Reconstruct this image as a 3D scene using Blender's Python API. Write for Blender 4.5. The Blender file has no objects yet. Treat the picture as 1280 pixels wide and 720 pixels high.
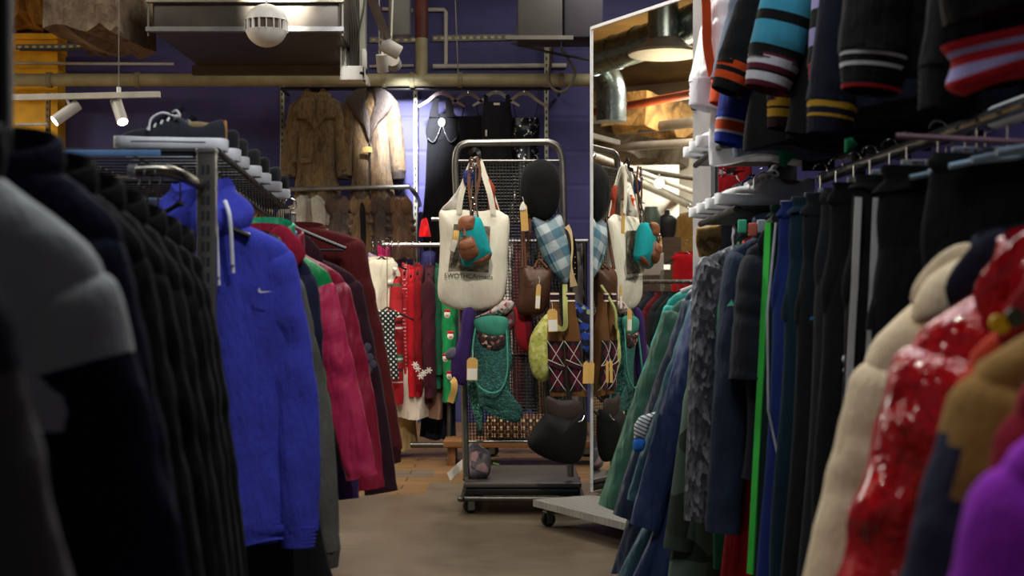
import bpy, math, random
from mathutils import Vector, Matrix

# ------------------------------------------------------------------ camera model
F = 1700.0          # focal length in pixels of the 1280 px wide frame
HZ = 380.0          # pixel row of the horizon
CAMZ = 1.0
def W(px, py, Y):
    return Vector(((px-640.0)/F*Y, Y, CAMZ+(HZ-py)/F*Y))

col = bpy.context.scene.collection
R = math.radians

# ------------------------------------------------------------------ materials
def lin(h):
    h = h.lstrip('#')
    v = [int(h[i:i+2], 16)/255 for i in (0, 2, 4)]
    return tuple(c/12.92 if c <= .04045 else ((c+.055)/1.055)**2.4 for c in v)+(1,)

_mc = {}
class NT:
    def __init__(s, name):
        s.m = bpy.data.materials.new(name); s.m.use_nodes = True
        s.t = s.m.node_tree; s.t.nodes.clear()
        s.out = s.n('ShaderNodeOutputMaterial')
    def n(s, ty, **kw):
        x = s.t.nodes.new(ty)
        for k, v in kw.items():
            if k in x.inputs: x.inputs[k].default_value = v
            else: setattr(x, k, v)
        return x
    def l(s, a, b): s.t.links.new(a, b)
    def bsdf(s, **kw):
        b = s.n('ShaderNodeBsdfPrincipled')
        for k, v in kw.items(): b.inputs[k].default_value = v
        s.l(b.outputs[0], s.out.inputs[0]); s.b = b
        return b
    def coord(s, scale=(1, 1, 1), rot=(0, 0, 0), loc=(0, 0, 0)):
        tc = s.n('ShaderNodeTexCoord'); mp = s.n('ShaderNodeMapping')
        mp.inputs['Scale'].default_value = scale; mp.inputs['Rotation'].default_value = rot
        mp.inputs['Location'].default_value = loc
        s.l(tc.outputs['Object'], mp.inputs[0]); return mp.outputs[0]
    def noise(s, scale, vec=None, detail=3, rough=.5):
        x = s.n('ShaderNodeTexNoise'); x.inputs['Scale'].default_value = scale
        x.inputs['Detail'].default_value = detail; x.inputs['Roughness'].default_value = rough
        s.l(vec if vec is not None else s.coord(), x.inputs['Vector']); return x.outputs['Fac']
    def ramp(s, fac, stops, const=False):
        r = s.n('ShaderNodeValToRGB'); e = r.color_ramp.elements
        if const: r.color_ramp.interpolation = 'CONSTANT'
        while len(e) < len(stops): e.new(.5)
        for i, (p, c) in enumerate(stops):
            e[i].position = p; e[i].color = lin(c) if isinstance(c, str) else c
        s.l(fac, r.inputs[0]); return r.outputs[0]
    def bump(s, h, strength=.3, dist=.01, prev=None):
        b = s.n('ShaderNodeBump'); b.inputs['Strength'].default_value = strength
        b.inputs['Distance'].default_value = dist; s.l(h, b.inputs['Height'])
        if prev is not None: s.l(prev, b.inputs['Normal'])
        return b.outputs[0]
    def math(s, op, a, b=None):
        x = s.n('ShaderNodeMath'); x.operation = op
        for i, v in enumerate((a, b)):
            if v is None: continue
            if isinstance(v, (int, float)): x.inputs[i].default_value = v
            else: s.l(v, x.inputs[i])
        return x.outputs[0]

def scale_hex(h, k):
    h = h.lstrip('#'); v = [min(255, max(0, int(int(h[i:i+2], 16)*k))) for i in (0, 2, 4)]
    return '#%02x%02x%02x' % tuple(v)

def cloth(h, rough=.9, wrinkle=.5, var=.14, weave=450):
    k = ('cloth', h, rough, wrinkle, var, weave)
    if k in _mc: return _mc[k]
    t = NT('cloth_'+h.strip('#')); b = t.bsdf(Roughness=rough)
    b.inputs['Specular IOR Level'].default_value = .25
    n1 = t.noise(7, t.coord((1, 1, .55)), 4)
    t.l(t.ramp(n1, [(.3, scale_hex(h, 1-var)), (.7, scale_hex(h, 1+var))]), b.inputs['Base Color'])
    n2 = t.noise(11, t.coord((1.6, 1.6, .45)), 5, .6)
    bp = t.bump(n2, wrinkle, .035)
    n3 = t.noise(weave, None, 2)
    t.l(t.bump(n3, .12, .002, bp), b.inputs['Normal'])
    if rough > .7:
        b.inputs['Sheen Weight'].default_value = .03
    _mc[k] = t.m; return t.m

def plain(h, rough=.5, metal=0.0, spec=.5, bump=0, bs=40):
    k = ('plain', h, rough, metal, spec, bump, bs)
    if k in _mc: return _mc[k]
    t = NT('surface_'+h.strip('#')); b = t.bsdf(Roughness=rough, Metallic=metal)
    b.inputs['Specular IOR Level'].default_value = spec
    n = t.noise(9, None, 4)
    t.l(t.ramp(n, [(.3, scale_hex(h, .92)), (.7, scale_hex(h, 1.06))]), b.inputs['Base Color'])
    rr = t.math('MULTIPLY_ADD', n, .12); rr.node.inputs[2].default_value = max(.02, rough-.06)
    t.l(rr, b.inputs['Roughness'])
    if bump: t.l(t.bump(t.noise(bs, None, 4), bump, .01), b.inputs['Normal'])
    _mc[k] = t.m; return t.m

def vinyl(h):
    t = NT('vinyl'); b = t.bsdf(Roughness=.16); b.inputs['Specular IOR Level'].default_value = .7
    b.inputs['Coat Weight'].default_value = .6; b.inputs['Coat Roughness'].default_value = .08
    n = t.noise(6, None, 3)
    t.l(t.ramp(n, [(.3, scale_hex(h, .8)), (.7, scale_hex(h, 1.1))]), b.inputs['Base Color'])
    t.l(t.bump(t.noise(13, t.coord((1.3, 1.3, .7)), 4, .55), .9, .05), b.inputs['Normal'])
    return t.m

def nylon(h, var=.05):
    k = ('nylon', h)
    if k in _mc: return _mc[k]
    t = NT('nylon_'+h.strip('#')); b = t.bsdf(Roughness=.5); b.inputs['Specular IOR Level'].default_value = .45
    n = t.noise(4, t.coord((1, 1, .5)), 2)
    t.l(t.ramp(n, [(.3, scale_hex(h, 1-var)), (.7, scale_hex(h, 1+var))]), b.inputs['Base Color'])
    bp = t.bump(t.noise(6, t.coord((1.6, 1.6, .5)), 3, .5), .9, .06)
    t.l(t.bump(t.noise(22, t.coord((1.2, 1.2, .5)), 2), .22, .012, bp), b.inputs['Normal'])
    _mc[k] = t.m; return t.m

def fur(h1, h2, streak=(38, 38, 5), pelt=0):
    k = ('fur', h1, h2, streak, pelt)
    if k in _mc: return _mc[k]
    t = NT('fur'); b = t.bsdf(Roughness=.75); b.inputs['Specular IOR Level'].default_value = .3
    b.inputs['Sheen Weight'].default_value = .3
    wv = t.noise(5, None, 2)
    mx = t.n('ShaderNodeVectorMath'); mx.operation = 'ADD'; t.l(t.coord(tuple(1.9*q for q in streak)), mx.inputs[0])
    sc_ = t.n('ShaderNodeVectorMath'); sc_.operation = 'SCALE'; sc_.inputs['Scale'].default_value = 3.0
    cb_ = t.n('ShaderNodeCombineXYZ'); t.l(wv, cb_.inputs[0]); t.l(wv, cb_.inputs[2]); t.l(cb_.outputs[0], sc_.inputs[0]); t.l(sc_.outputs[0], mx.inputs[1])
    n = t.noise(1, mx.outputs[0], 8, .75)
    big = t.noise(1, t.coord((11, 11, 2.2) if pelt else (8, 8, 6)), 4, .55)
    f = t.math('ADD', t.math('MULTIPLY', n, .6), t.math('MULTIPLY', big, .4))
    t.l(t.ramp(f, [(.38, h1), (.6, h2)]), b.inputs['Base Color'])
    t.l(t.bump(n, 1.0, .045), b.inputs['Normal'])
    _mc[k] = t.m; return t.m

def zbands(name, bands, lo, hi, rough=.9, knit=True):
    """stripes along the local height of a knit: bands = [(z_top, hex)...] from top (hi) down to lo"""
    t = NT(name); b = t.bsdf(Roughness=rough)
    sx = t.n('ShaderNodeSeparateXYZ'); t.l(t.coord(), sx.inputs[0])
    mr = t.n('ShaderNodeMapRange'); mr.inputs[1].default_value = lo; mr.inputs[2].default_value = hi
    t.l(sx.outputs[2], mr.inputs[0])
    bs = sorted(bands, reverse=True)          # each colour runs from its z down to the next one
    st = [(max(0, ((bs[i+1][0] if i+1 < len(bs) else lo)-lo)/(hi-lo)), c) for i, (z, c) in enumerate(bs)]; st.sort()
    t.l(t.ramp(mr.outputs[0], st, True), b.inputs['Base Color'])
    if knit: t.l(t.bump(t.noise(220, None, 2), .3, .004), b.inputs['Normal'])
    return t.m

def checks(name, hexes, scale, rot=(0, R(45), 0)):
    """woven plaid from two crossing stripe sets"""
    t = NT(name); b = t.bsdf(Roughness=.9)
    sx = t.n('ShaderNodeSeparateXYZ'); t.l(t.coord((scale,)*3, rot), sx.inputs[0])
    fx = t.math('GREATER_THAN', t.math('FRACT', sx.outputs[0]), .5)
    fz = t.math('GREATER_THAN', t.math('FRACT', sx.outputs[2]), .5)
    s = t.math('ADD', t.math('MULTIPLY', fx, .5), t.math('MULTIPLY', fz, .25))
    t.l(t.ramp(s, [(0, hexes[0]), (.2, hexes[1]), (.45, hexes[2]), (.7, hexes[3])], True), b.inputs['Base Color'])
    t.l(t.bump(t.noise(14, None, 4), .4, .03), b.inputs['Normal'])
    return t.m

def cells(name, stops, scale, rough=.9, bump=0.0, feature='F1', distance=False, stretch=(1, 1, 1)):
    """voronoi patches: floral prints, dots, sequins"""
    t = NT(name); b = t.bsdf(Roughness=rough)
    v = t.n('ShaderNodeTexVoronoi'); v.feature = feature; v.inputs['Scale'].default_value = scale
    t.l(t.coord(stretch), v.inputs['Vector'])
    if distance: f = v.outputs['Distance']
    else:
        s = t.n('ShaderNodeSeparateColor'); t.l(v.outputs['Color'], s.inputs[0]); f = s.outputs[0]
    t.l(t.ramp(f, stops, True), b.inputs['Base Color'])
    if bump: t.l(t.bump(v.outputs['Distance'], bump, .01), b.inputs['Normal'])
    return t.m

def dots(name, bg, fg, scale, rad):
    t = NT(name); b = t.bsdf(Roughness=.9)
    sx = t.n('ShaderNodeSeparateXYZ'); t.l(t.coord((scale,)*3, (0, R(45), 0)), sx.inputs[0])
    a = t.math('SUBTRACT', t.math('FRACT', sx.outputs[0]), .5); c = t.math('SUBTRACT', t.math('FRACT', sx.outputs[2]), .5)
    d = t.math('SQRT', t.math('ADD', t.math('MULTIPLY', a, a), t.math('MULTIPLY', c, c)))
    t.l(t.ramp(d, [(0, fg), (rad, bg)], True), b.inputs['Base Color'])
    return t.m

def sequins(h):
    t = NT('sequins'); b = t.bsdf(Roughness=.25, Metallic=.6)
    v = t.n('ShaderNodeTexVoronoi'); v.inputs['Scale'].default_value = 90
    t.l(t.coord(), v.inputs['Vector'])
    s = t.n('ShaderNodeSeparateColor'); t.l(v.outputs['Color'], s.inputs[0])
    t.l(t.ramp(s.outputs[0], [(0, h), (.93, '#9a9a9c'), (.97, '#f4f4f0')], True), b.inputs['Base Color'])
    nm = t.n('ShaderNodeBump'); nm.inputs['Strength'].default_value = .7
    t.l(s.outputs[1], nm.inputs['Height']); t.l(nm.outputs[0], b.inputs['Normal'])
    return t.m

def emit(h, k):
    t = NT('lamp'); e = t.n('ShaderNodeEmission'); e.inputs[0].default_value = lin(h); e.inputs[1].default_value = k
    t.l(e.outputs[0], t.out.inputs[0]); return t.m

def wood(h1, h2, axis=0, scale=3.0, rough=.5):
    k = ('wood', h1, h2, axis, scale, rough)
    if k in _mc: return _mc[k]
    t = NT('wood'); b = t.bsdf(Roughness=rough)
    s = [14.0]*3; s[axis] = 1.2
    n = t.noise(scale, t.coord(tuple(s)), 5, .6)
    t.l(t.ramp(n, [(.3, h1), (.7, h2)]), b.inputs['Base Color'])
    t.l(t.bump(n, .15, .005), b.inputs['Normal'])
    _mc[k] = t.m; return t.m

def rubble(h1, h2, scale=6, bump=1.0):
    t = NT('rough_plaster'); b = t.bsdf(Roughness=.95)
    n = t.noise(scale, None, 8, .65)
    t.l(t.ramp(n, [(.32, h1), (.66, h2)]), b.inputs['Base Color'])
    t.l(t.bump(n, bump, .08), b.inputs['Normal'])
    return t.m

STEEL = plain('#8e8f8c', .35, .9)
DSTEEL = plain('#54534f', .4, .85)
CHROME = plain('#c9ccd0', .18, 1.0)
BLACKM = plain('#121214', .45)
BLACKP = plain('#0d0d0f', .35)
WHITEP = plain('#e6e6e2', .4)
IRON = plain('#2a2a2c', .5, .6)
TAGM = plain('#cfa45a', .75)
PAPER = plain('#e4e0d6', .8)

# ------------------------------------------------------------------ mesh building
class MB:
    def __init__(s): s.v = []; s.f = []; s.mi = []
    def add(s, vs, fs, mi=0):
        o = len(s.v); s.v += [tuple(v) for v in vs]
        for f in fs: s.f.append(tuple(i+o for i in f)); s.mi.append(mi)
        return s
    def box(s, c, size, rot=None, mi=0, bev=0):
        hx, hy, hz = [a/2 for a in size]; c = Vector(c)
        b = min(bev, hx*.9, hy*.9, hz*.9)
        if b <= 0:
            vs = [Vector((x, y, z)) for x in (-hx, hx) for y in (-hy, hy) for z in (-hz, hz)]
            fs = [(0, 1, 3, 2), (4, 6, 7, 5), (0, 4, 5, 1), (2, 3, 7, 6), (0, 2, 6, 4), (1, 5, 7, 3)]
        else:
            # rounded plate: stacked rings
            def ring(ix, iy, z, n=4):
                r = []
                for qx, qy, a0 in ((1, 1, 0), (-1, 1, 90), (-1, -1, 180), (1, -1, 270)):
                    for k in range(n):
                        a = R(a0+90*k/(n-1))
                        r.append(Vector((qx*(hx-b)+ix*b*math.cos(a), qy*(hy-b)+iy*b*math.sin(a), z)))
                return r
            q = b*.7
            rings = [ring(.3, .3, -hz), ring(.8, .8, -hz+b*.3), ring(1, 1, -hz+b), ring(1, 1, hz-b), ring(.8, .8, hz-b*.3), ring(.3, .3, hz)]
            n = len(rings[0]); vs = [v for r in rings for v in r]; fs = []
            for i in range(5):
                for j in range(n):
                    fs.append((i*n+j, i*n+(j+1) % n, (i+1)*n+(j+1) % n, (i+1)*n+j))
            fs.append(tuple(range(n-1, -1, -1))); fs.append(tuple(range(5*n, 6*n)))
        if rot is not None:
            m = rot if isinstance(rot, Matrix) else Matrix.Rotation(rot, 3, 'Z')
            vs = [m @ v for v in vs]
        return s.add([v+c for v in vs], fs, mi)
    def rings(s, rings, cap0=True, cap1=True, mi=0, close=True, mf=None):
        n = len(rings[0]); o = len(s.v)
        for r in rings: s.v += [tuple(v) for v in r]
        for i in range(len(rings)-1):
            for j in range(n if close else n-1):
                s.f.append((o+i*n+j, o+i*n+(j+1) % n, o+(i+1)*n+(j+1) % n, o+(i+1)*n+j))
                s.mi.append(mf(i, j) if mf else mi)
        if cap0: s.f.append(tuple(o+j for j in range(n-1, -1, -1))); s.mi.append(mf(0, 0) if mf else mi)
        if cap1:
            k = o+(len(rings)-1)*n
            s.f.append(tuple(k+j for j in range(n))); s.mi.append(mf(len(rings)-2, 0) if mf else mi)
        return s
    def tube(s, path, r, n=8, mi=0, closed=False, rfun=None):
        P = [Vector(p) for p in path]; m = len(P); rs = []
        up = None
        for i in range(m):
            if closed: t = P[(i+1) % m]-P[i-1]
            else: t = P[min(i+1, m-1)]-P[max(i-1, 0)]
            if t.length < 1e-9: t = Vector((0, 0, 1))
            t.normalize()
            if up is None:
                up = Vector((0, 0, 1)) if abs(t.z) < .9 else Vector((0, 1, 0))
            a = t.cross(up)
            if a.length < 1e-5: a = t.cross(Vector((1, 0, 0)))
            a.normalize(); b = a.cross(t).normalized(); up = b
            rr = r if rfun is None else rfun(i/(m-1))
            rs.append([P[i]+a*(rr*math.cos(2*math.pi*k/n))+b*(rr*math.sin(2*math.pi*k/n)) for k in range(n)])
        if closed:
            rs.append(rs[0]); return s.rings(rs, False, False, mi)
        return s.rings(rs, True, True, mi)
    def ribbon(s, path, w, th, normal=(0, -1, 0), mi=0, wfun=None):
        """flat strap along a path, its face turned to `normal`"""
        P = [Vector(p) for p in path]; m = len(P); rs = []; nv = Vector(normal).normalized()
        for i in range(m):
            t = (P[min(i+1, m-1)]-P[max(i-1, 0)]).normalized()
            a = t.cross(nv)
            if a.length < 1e-4: a = Vector((1, 0, 0))
            a.normalize(); b = a.cross(t).normalized()
            ww = w if wfun is None else wfun(i/(m-1))
            rs.append([P[i]+a*ww/2+b*th/2, P[i]-a*ww/2+b*th/2, P[i]-a*ww/2-b*th/2, P[i]+a*ww/2-b*th/2])
        return s.rings(rs, True, True, mi)
    def lathe(s, prof, c=(0, 0, 0), n=24, axis='Z', mi=0, sx=1, sy=1):
        c = Vector(c); rs = []
        for r, h in prof:
            ring = []
            for k in range(n):
                a = 2*math.pi*k/n; x, y = r*math.cos(a)*sx, r*math.sin(a)*sy
                v = {'Z': (x, y, h), 'Y': (x, h, y), 'X': (h, x, y)}[axis]
                ring.append(Vector(v)+c)
            rs.append(ring)
        return s.rings(rs, True, True, mi)
    def ball(s, c, rx, ry=None, rz=None, n=14, mi=0):
        ry = rx if ry is None else ry; rz = rx if rz is None else rz
        rs = []
        for i in range(1, n):
            p = math.pi*i/n
            rs.append([Vector(c)+Vector((rx*math.sin(p)*math.cos(2*math.pi*k/(n*2)), ry*math.sin(p)*math.sin(2*math.pi*k/(n*2)), rz*math.cos(p))) for k in range(n*2)])
        return s.rings(rs, True, True, mi)
    def build(s, name, mats, parent=None, smooth=True, loc=None):
        me = bpy.data.meshes.new(name); me.from_pydata(s.v, [], s.f)
        for m in (mats if isinstance(mats, (list, tuple)) else [mats]): me.materials.append(m)
        me.polygons.foreach_set('material_index', s.mi)
        if smooth:
            me.polygons.foreach_set('use_smooth', [True]*len(s.f))
            try: me.set_sharp_from_angle(angle=R(38))
            except Exception: pass
        me.update()
        o = bpy.data.objects.new(name, me); col.objects.link(o)
        if parent is not None: o.parent = parent
        if loc is not None: o.location = loc
        return o

def crom(P, n, closed=False):
    """Catmull-Rom resample of points (Vectors or tuples) to n samples"""
    P = [Vector(p) for p in P]; m = len(P); out = []
    segs = m if closed else m-1
    for i in range(n):
        u = i/(n if closed else n-1)*segs; k = min(int(u), segs-1); t = u-k
        if closed: a, b, c, d = P[(k-1) % m], P[k % m], P[(k+1) % m], P[(k+2) % m]
        else: a, b, c, d = P[max(k-1, 0)], P[k], P[k+1], P[min(k+2, m-1)]
        out.append(.5*((2*b)+(c-a)*t+(2*a-5*b+4*c-d)*t*t+(3*b-a-3*c+d)*t**3))
    return out

def tagit(o, label, cat, group=None, kind=None):
    if label: o['label'] = label
    if cat: o['category'] = cat
    if group: o['group'] = group
    if kind: o['kind'] = kind
    return o
def E(name, label, cat, loc, group=None, rz=0.0, ry=0.0, rx=0.0):
    o = bpy.data.objects.new(name, None); col.objects.link(o)
    o.location = loc; o.rotation_euler = (rx, ry, rz); o.empty_display_size = .05
    return tagit(o, label, cat, group)
def one(name, mb, mats, label, cat, loc=None, group=None, smooth=True):
    return tagit(mb.build(name, mats, None, smooth, loc), label, cat, group)
def S_(name, mb, mats, smooth=False):
    o = mb.build(name, mats, None, smooth); o['kind'] = 'structure'; return o
def copy_tree(o, parent=None):
    c = o.copy(); col.objects.link(c)
    if parent is not None: c.parent = parent
    for ch in list(o.children): copy_tree(ch, c)
    return c

def puff(mb, outline, y0, th, n=56, mi=0, wr=.0, seed=0, back=.4, smooth=True, rim=.12):
    """soft solid from an outline of (x,z): bulges th towards -y (front), back*th behind"""
    pts = crom([(a, 0, b) for a, b in outline], n, True) if smooth else None
    if pts is None:
        P = [Vector((a, 0, b)) for a, b in outline]; pts = []
        per = [(P[(i+1) % len(P)]-P[i]).length for i in range(len(P))]; tot = sum(per)
        for i in range(len(P)):
            k = max(1, round(n*per[i]/tot))
            for j in range(k): pts.append(P[i].lerp(P[(i+1) % len(P)], j/k))
    n = len(pts)
    # make the winding counter-clockwise seen from the front (-y)
    A = sum(pts[i].x*pts[(i+1) % n].z-pts[(i+1) % n].x*pts[i].z for i in range(n))
    if A < 0: pts.reverse()
    c = sum(pts, Vector())/n; rnd = random.Random(seed)
    ph = [rnd.uniform(0, 6.28) for _ in range(4)]
    def surf(p, s, side):
        d = math.sqrt(max(0, 1-s**2.6))
        q = c+(p-c)*s
        w = wr*(math.sin(q.x*38+ph[0]+3*math.sin(q.z*9+ph[1]))+.7*math.sin(q.z*31+q.x*17+ph[2]))*min(1, (1-s)*4)
        y = -th*d+w if side < 0 else th*back*d+w*.5
        return Vector((q.x, y0+y, q.z))
    ss = [.06, .2, .36, .52, .66, .78, .88, .95, .985, 1.0]
    rs = [[surf(p, s, -1) for p in pts] for s in ss]
    rs += [[surf(p, s, 1) for p in pts] for s in reversed(ss[:-1])]
    return mb.rings(rs, True, True, mi)

def plate(mb, outline, y0, th, mi=0):
    """flat prism from an outline of (x,z), th thick from y0 to y0+th"""
    n = len(outline)
    A = sum(outline[i][0]*outline[(i+1) % n][1]-outline[(i+1) % n][0]*outline[i][1] for i in range(n))
    o = list(outline) if A > 0 else list(reversed(outline))
    return mb.rings([[Vector((x, y0, z)) for x, z in o], [Vector((x, y0+th, z)) for x, z in o]], True, True, mi)

# ------------------------------------------------------------------ clothes
def interp(prof, u):
    """prof = list of tuples (t, a, b, ...), smooth interpolation"""
    for i in range(len(prof)-1):
        if u <= prof[i+1][0]: break
    a, b = prof[i], prof[i+1]
    t = (u-a[0])/(b[0]-a[0]) if b[0] > a[0] else 0
    t = max(0, min(1, t))
    p, q = prof[max(i-1, 0)], prof[min(i+2, len(prof)-1)]
    out = []
    for k in range(1, len(a)):
        m0 = (b[k]-p[k])/(b[0]-p[0]) if b[0] > p[0] else 0
        m1 = (q[k]-a[k])/(q[0]-a[0]) if q[0] > a[0] else 0
        h = b[0]-a[0]
        v = (2*t**3-3*t*t+1)*a[k]+(t**3-2*t*t+t)*h*m0+(-2*t**3+3*t*t)*b[k]+(t**3-t*t)*h*m1
        out.append(max(min(a[k], b[k])-.004, min(max(a[k], b[k])+.004, v)))
    return out

def torso(mb, prof, rows=36, n=44, fold=.012, freq=9, seed=0, mf=None, exp=2.4, hem_in=True, top_in=True, lean=0.0):
    """cloth body: prof = [(depth_below_neck, half_width, half_depth)], from the neck down"""
    rnd = random.Random(seed); p = [rnd.uniform(0, 6.28) for _ in range(5)]
    z1 = prof[-1][0]; rs = []
    for i in range(rows+1):
        u = z1*(i/rows)**1.25
        hw, d = interp(prof, u); v = u/z1; r = []
        for j in range(n):
            a = 2*math.pi*j/n; c, s = math.cos(a), math.sin(a)
            x = hw*math.copysign(abs(c)**(2/exp), c); y = d*math.copysign(abs(s)**(2/exp), s)
            f = fold*(.25+.75*v)*min(1, v*4)
            y += f*math.sin(freq*x/.25+p[0]+1.2*math.sin(v*4+p[1]))*abs(s)
            y += f*.6*math.sin(freq*2.3*x/.25+p[2]+v*3)*abs(s)*v
            x += .02*hw/.25*math.sin(v*7+p[3])*abs(c)*v + lean*v*v
            z = -u+(.012*v*v*math.sin(freq*.6*x/.25+p[4]) if v > .5 else 0)
            r.append(Vector((x, y, z)))
        rs.append(r)
    base = len(rs)
    if hem_in: rs.append([Vector((v.x*.93, v.y*.6, v.z+.012)) for v in rs[-1]])
    if top_in:
        rs.insert(0, [Vector((v.x*.8, v.y*.8, v.z-.05)) for v in rs[0]])
        g = (lambda i, j: mf(max(0, i-1)/rows, j/n)) if mf else None
    else: g = (lambda i, j: mf(i/rows, j/n)) if mf else None
    return mb.rings(rs, True, True, 0, True, g)

def sleeve_pts(S, slope, slen, ang, side, bend=.45, fwd=0.0):
    a0 = R(ang); a1 = R(ang*bend)
    p0 = Vector((side*(S-.075), 0, -slope+.0)); p1 = p0+Vector((side*.026, 0, -.085))
    p2 = p1+Vector((side*math.sin(a0), -fwd*.3, -math.cos(a0)))*(slen*.45)
    p3 = p2+Vector((side*math.sin(a1), -fwd, -math.cos(a1)))*(slen*.47)
    return [p0, p1, p2, p3]

def sleeve(mb, pts, r0, r1, flat=.55, rows=44, n=20, wr=.004, seed=0, mf=None, cap=True):
    rnd = random.Random(seed); q = [rnd.uniform(0, 6.28) for _ in range(5)]
    P = crom(pts, rows+1); rs = []
    f1 = rnd.uniform(38, 52)
    for i in range(rows+1):
        t = i/rows
        d = (P[min(i+1, rows)]-P[max(i-1, 0)]).normalized()
        a = Vector((d.z, 0, -d.x)).normalized(); b = d.cross(a).normalized()
        r = (r0+(r1-r0)*t**.8)*(.30+.70*math.sin(min(1, t*4.2)*math.pi/2))
        el = math.exp(-((t-.52)/.16)**2)+.5*math.exp(-((t-.95)/.1)**2)+.25*math.exp(-((t-.12)/.1)**2)
        ring = []; fl = flat*(.38+.62*math.sin(min(1, t*3.2)*math.pi/2))
        for k in range(n):
            g = 2*math.pi*k/n
            w = wr*min(1, t*6)*(el*math.sin(t*f1+q[0]+2.6*math.sin(g+q[1]))+.35*math.sin(t*f1*1.9+q[3]+3*math.sin(g+q[4]))*el+.8*math.sin(3*g+q[2]+t*5))
            ring.append(P[i]+a*((r+w*.7)*math.cos(g))+b*((r*fl+w*1.3)*math.sin(g)))
        rs.append(ring)
    rs.append([P[-1]+(v-P[-1])*.75-(P[-1]-P[-2])*.5 for v in rs[-1]])
    return mb.rings(rs, True, True, 0, True, (lambda i, j: mf(i/rows, math.cos(2*math.pi*(j+.5)/n))) if mf else None)

def neckband(mb, hw, d, z0, z1, flare=1.0, tilt=.012, th=.008, n=26):
    rs = []
    for z, k in ((z0, 1.0), ((z0+z1)/2, 1.06), (z1, flare), (z1+.004, flare-.07), (z1-.004, flare-.14), (z0, .82)):
        r = []
        for j in range(n):
            a = 2*math.pi*j/n; c, s = math.cos(a), math.sin(a)
            r.append(Vector((hw*k*c, d*k*s, z+tilt*s)))
        rs.append(r)
    return mb.rings(rs, False, True)

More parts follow.
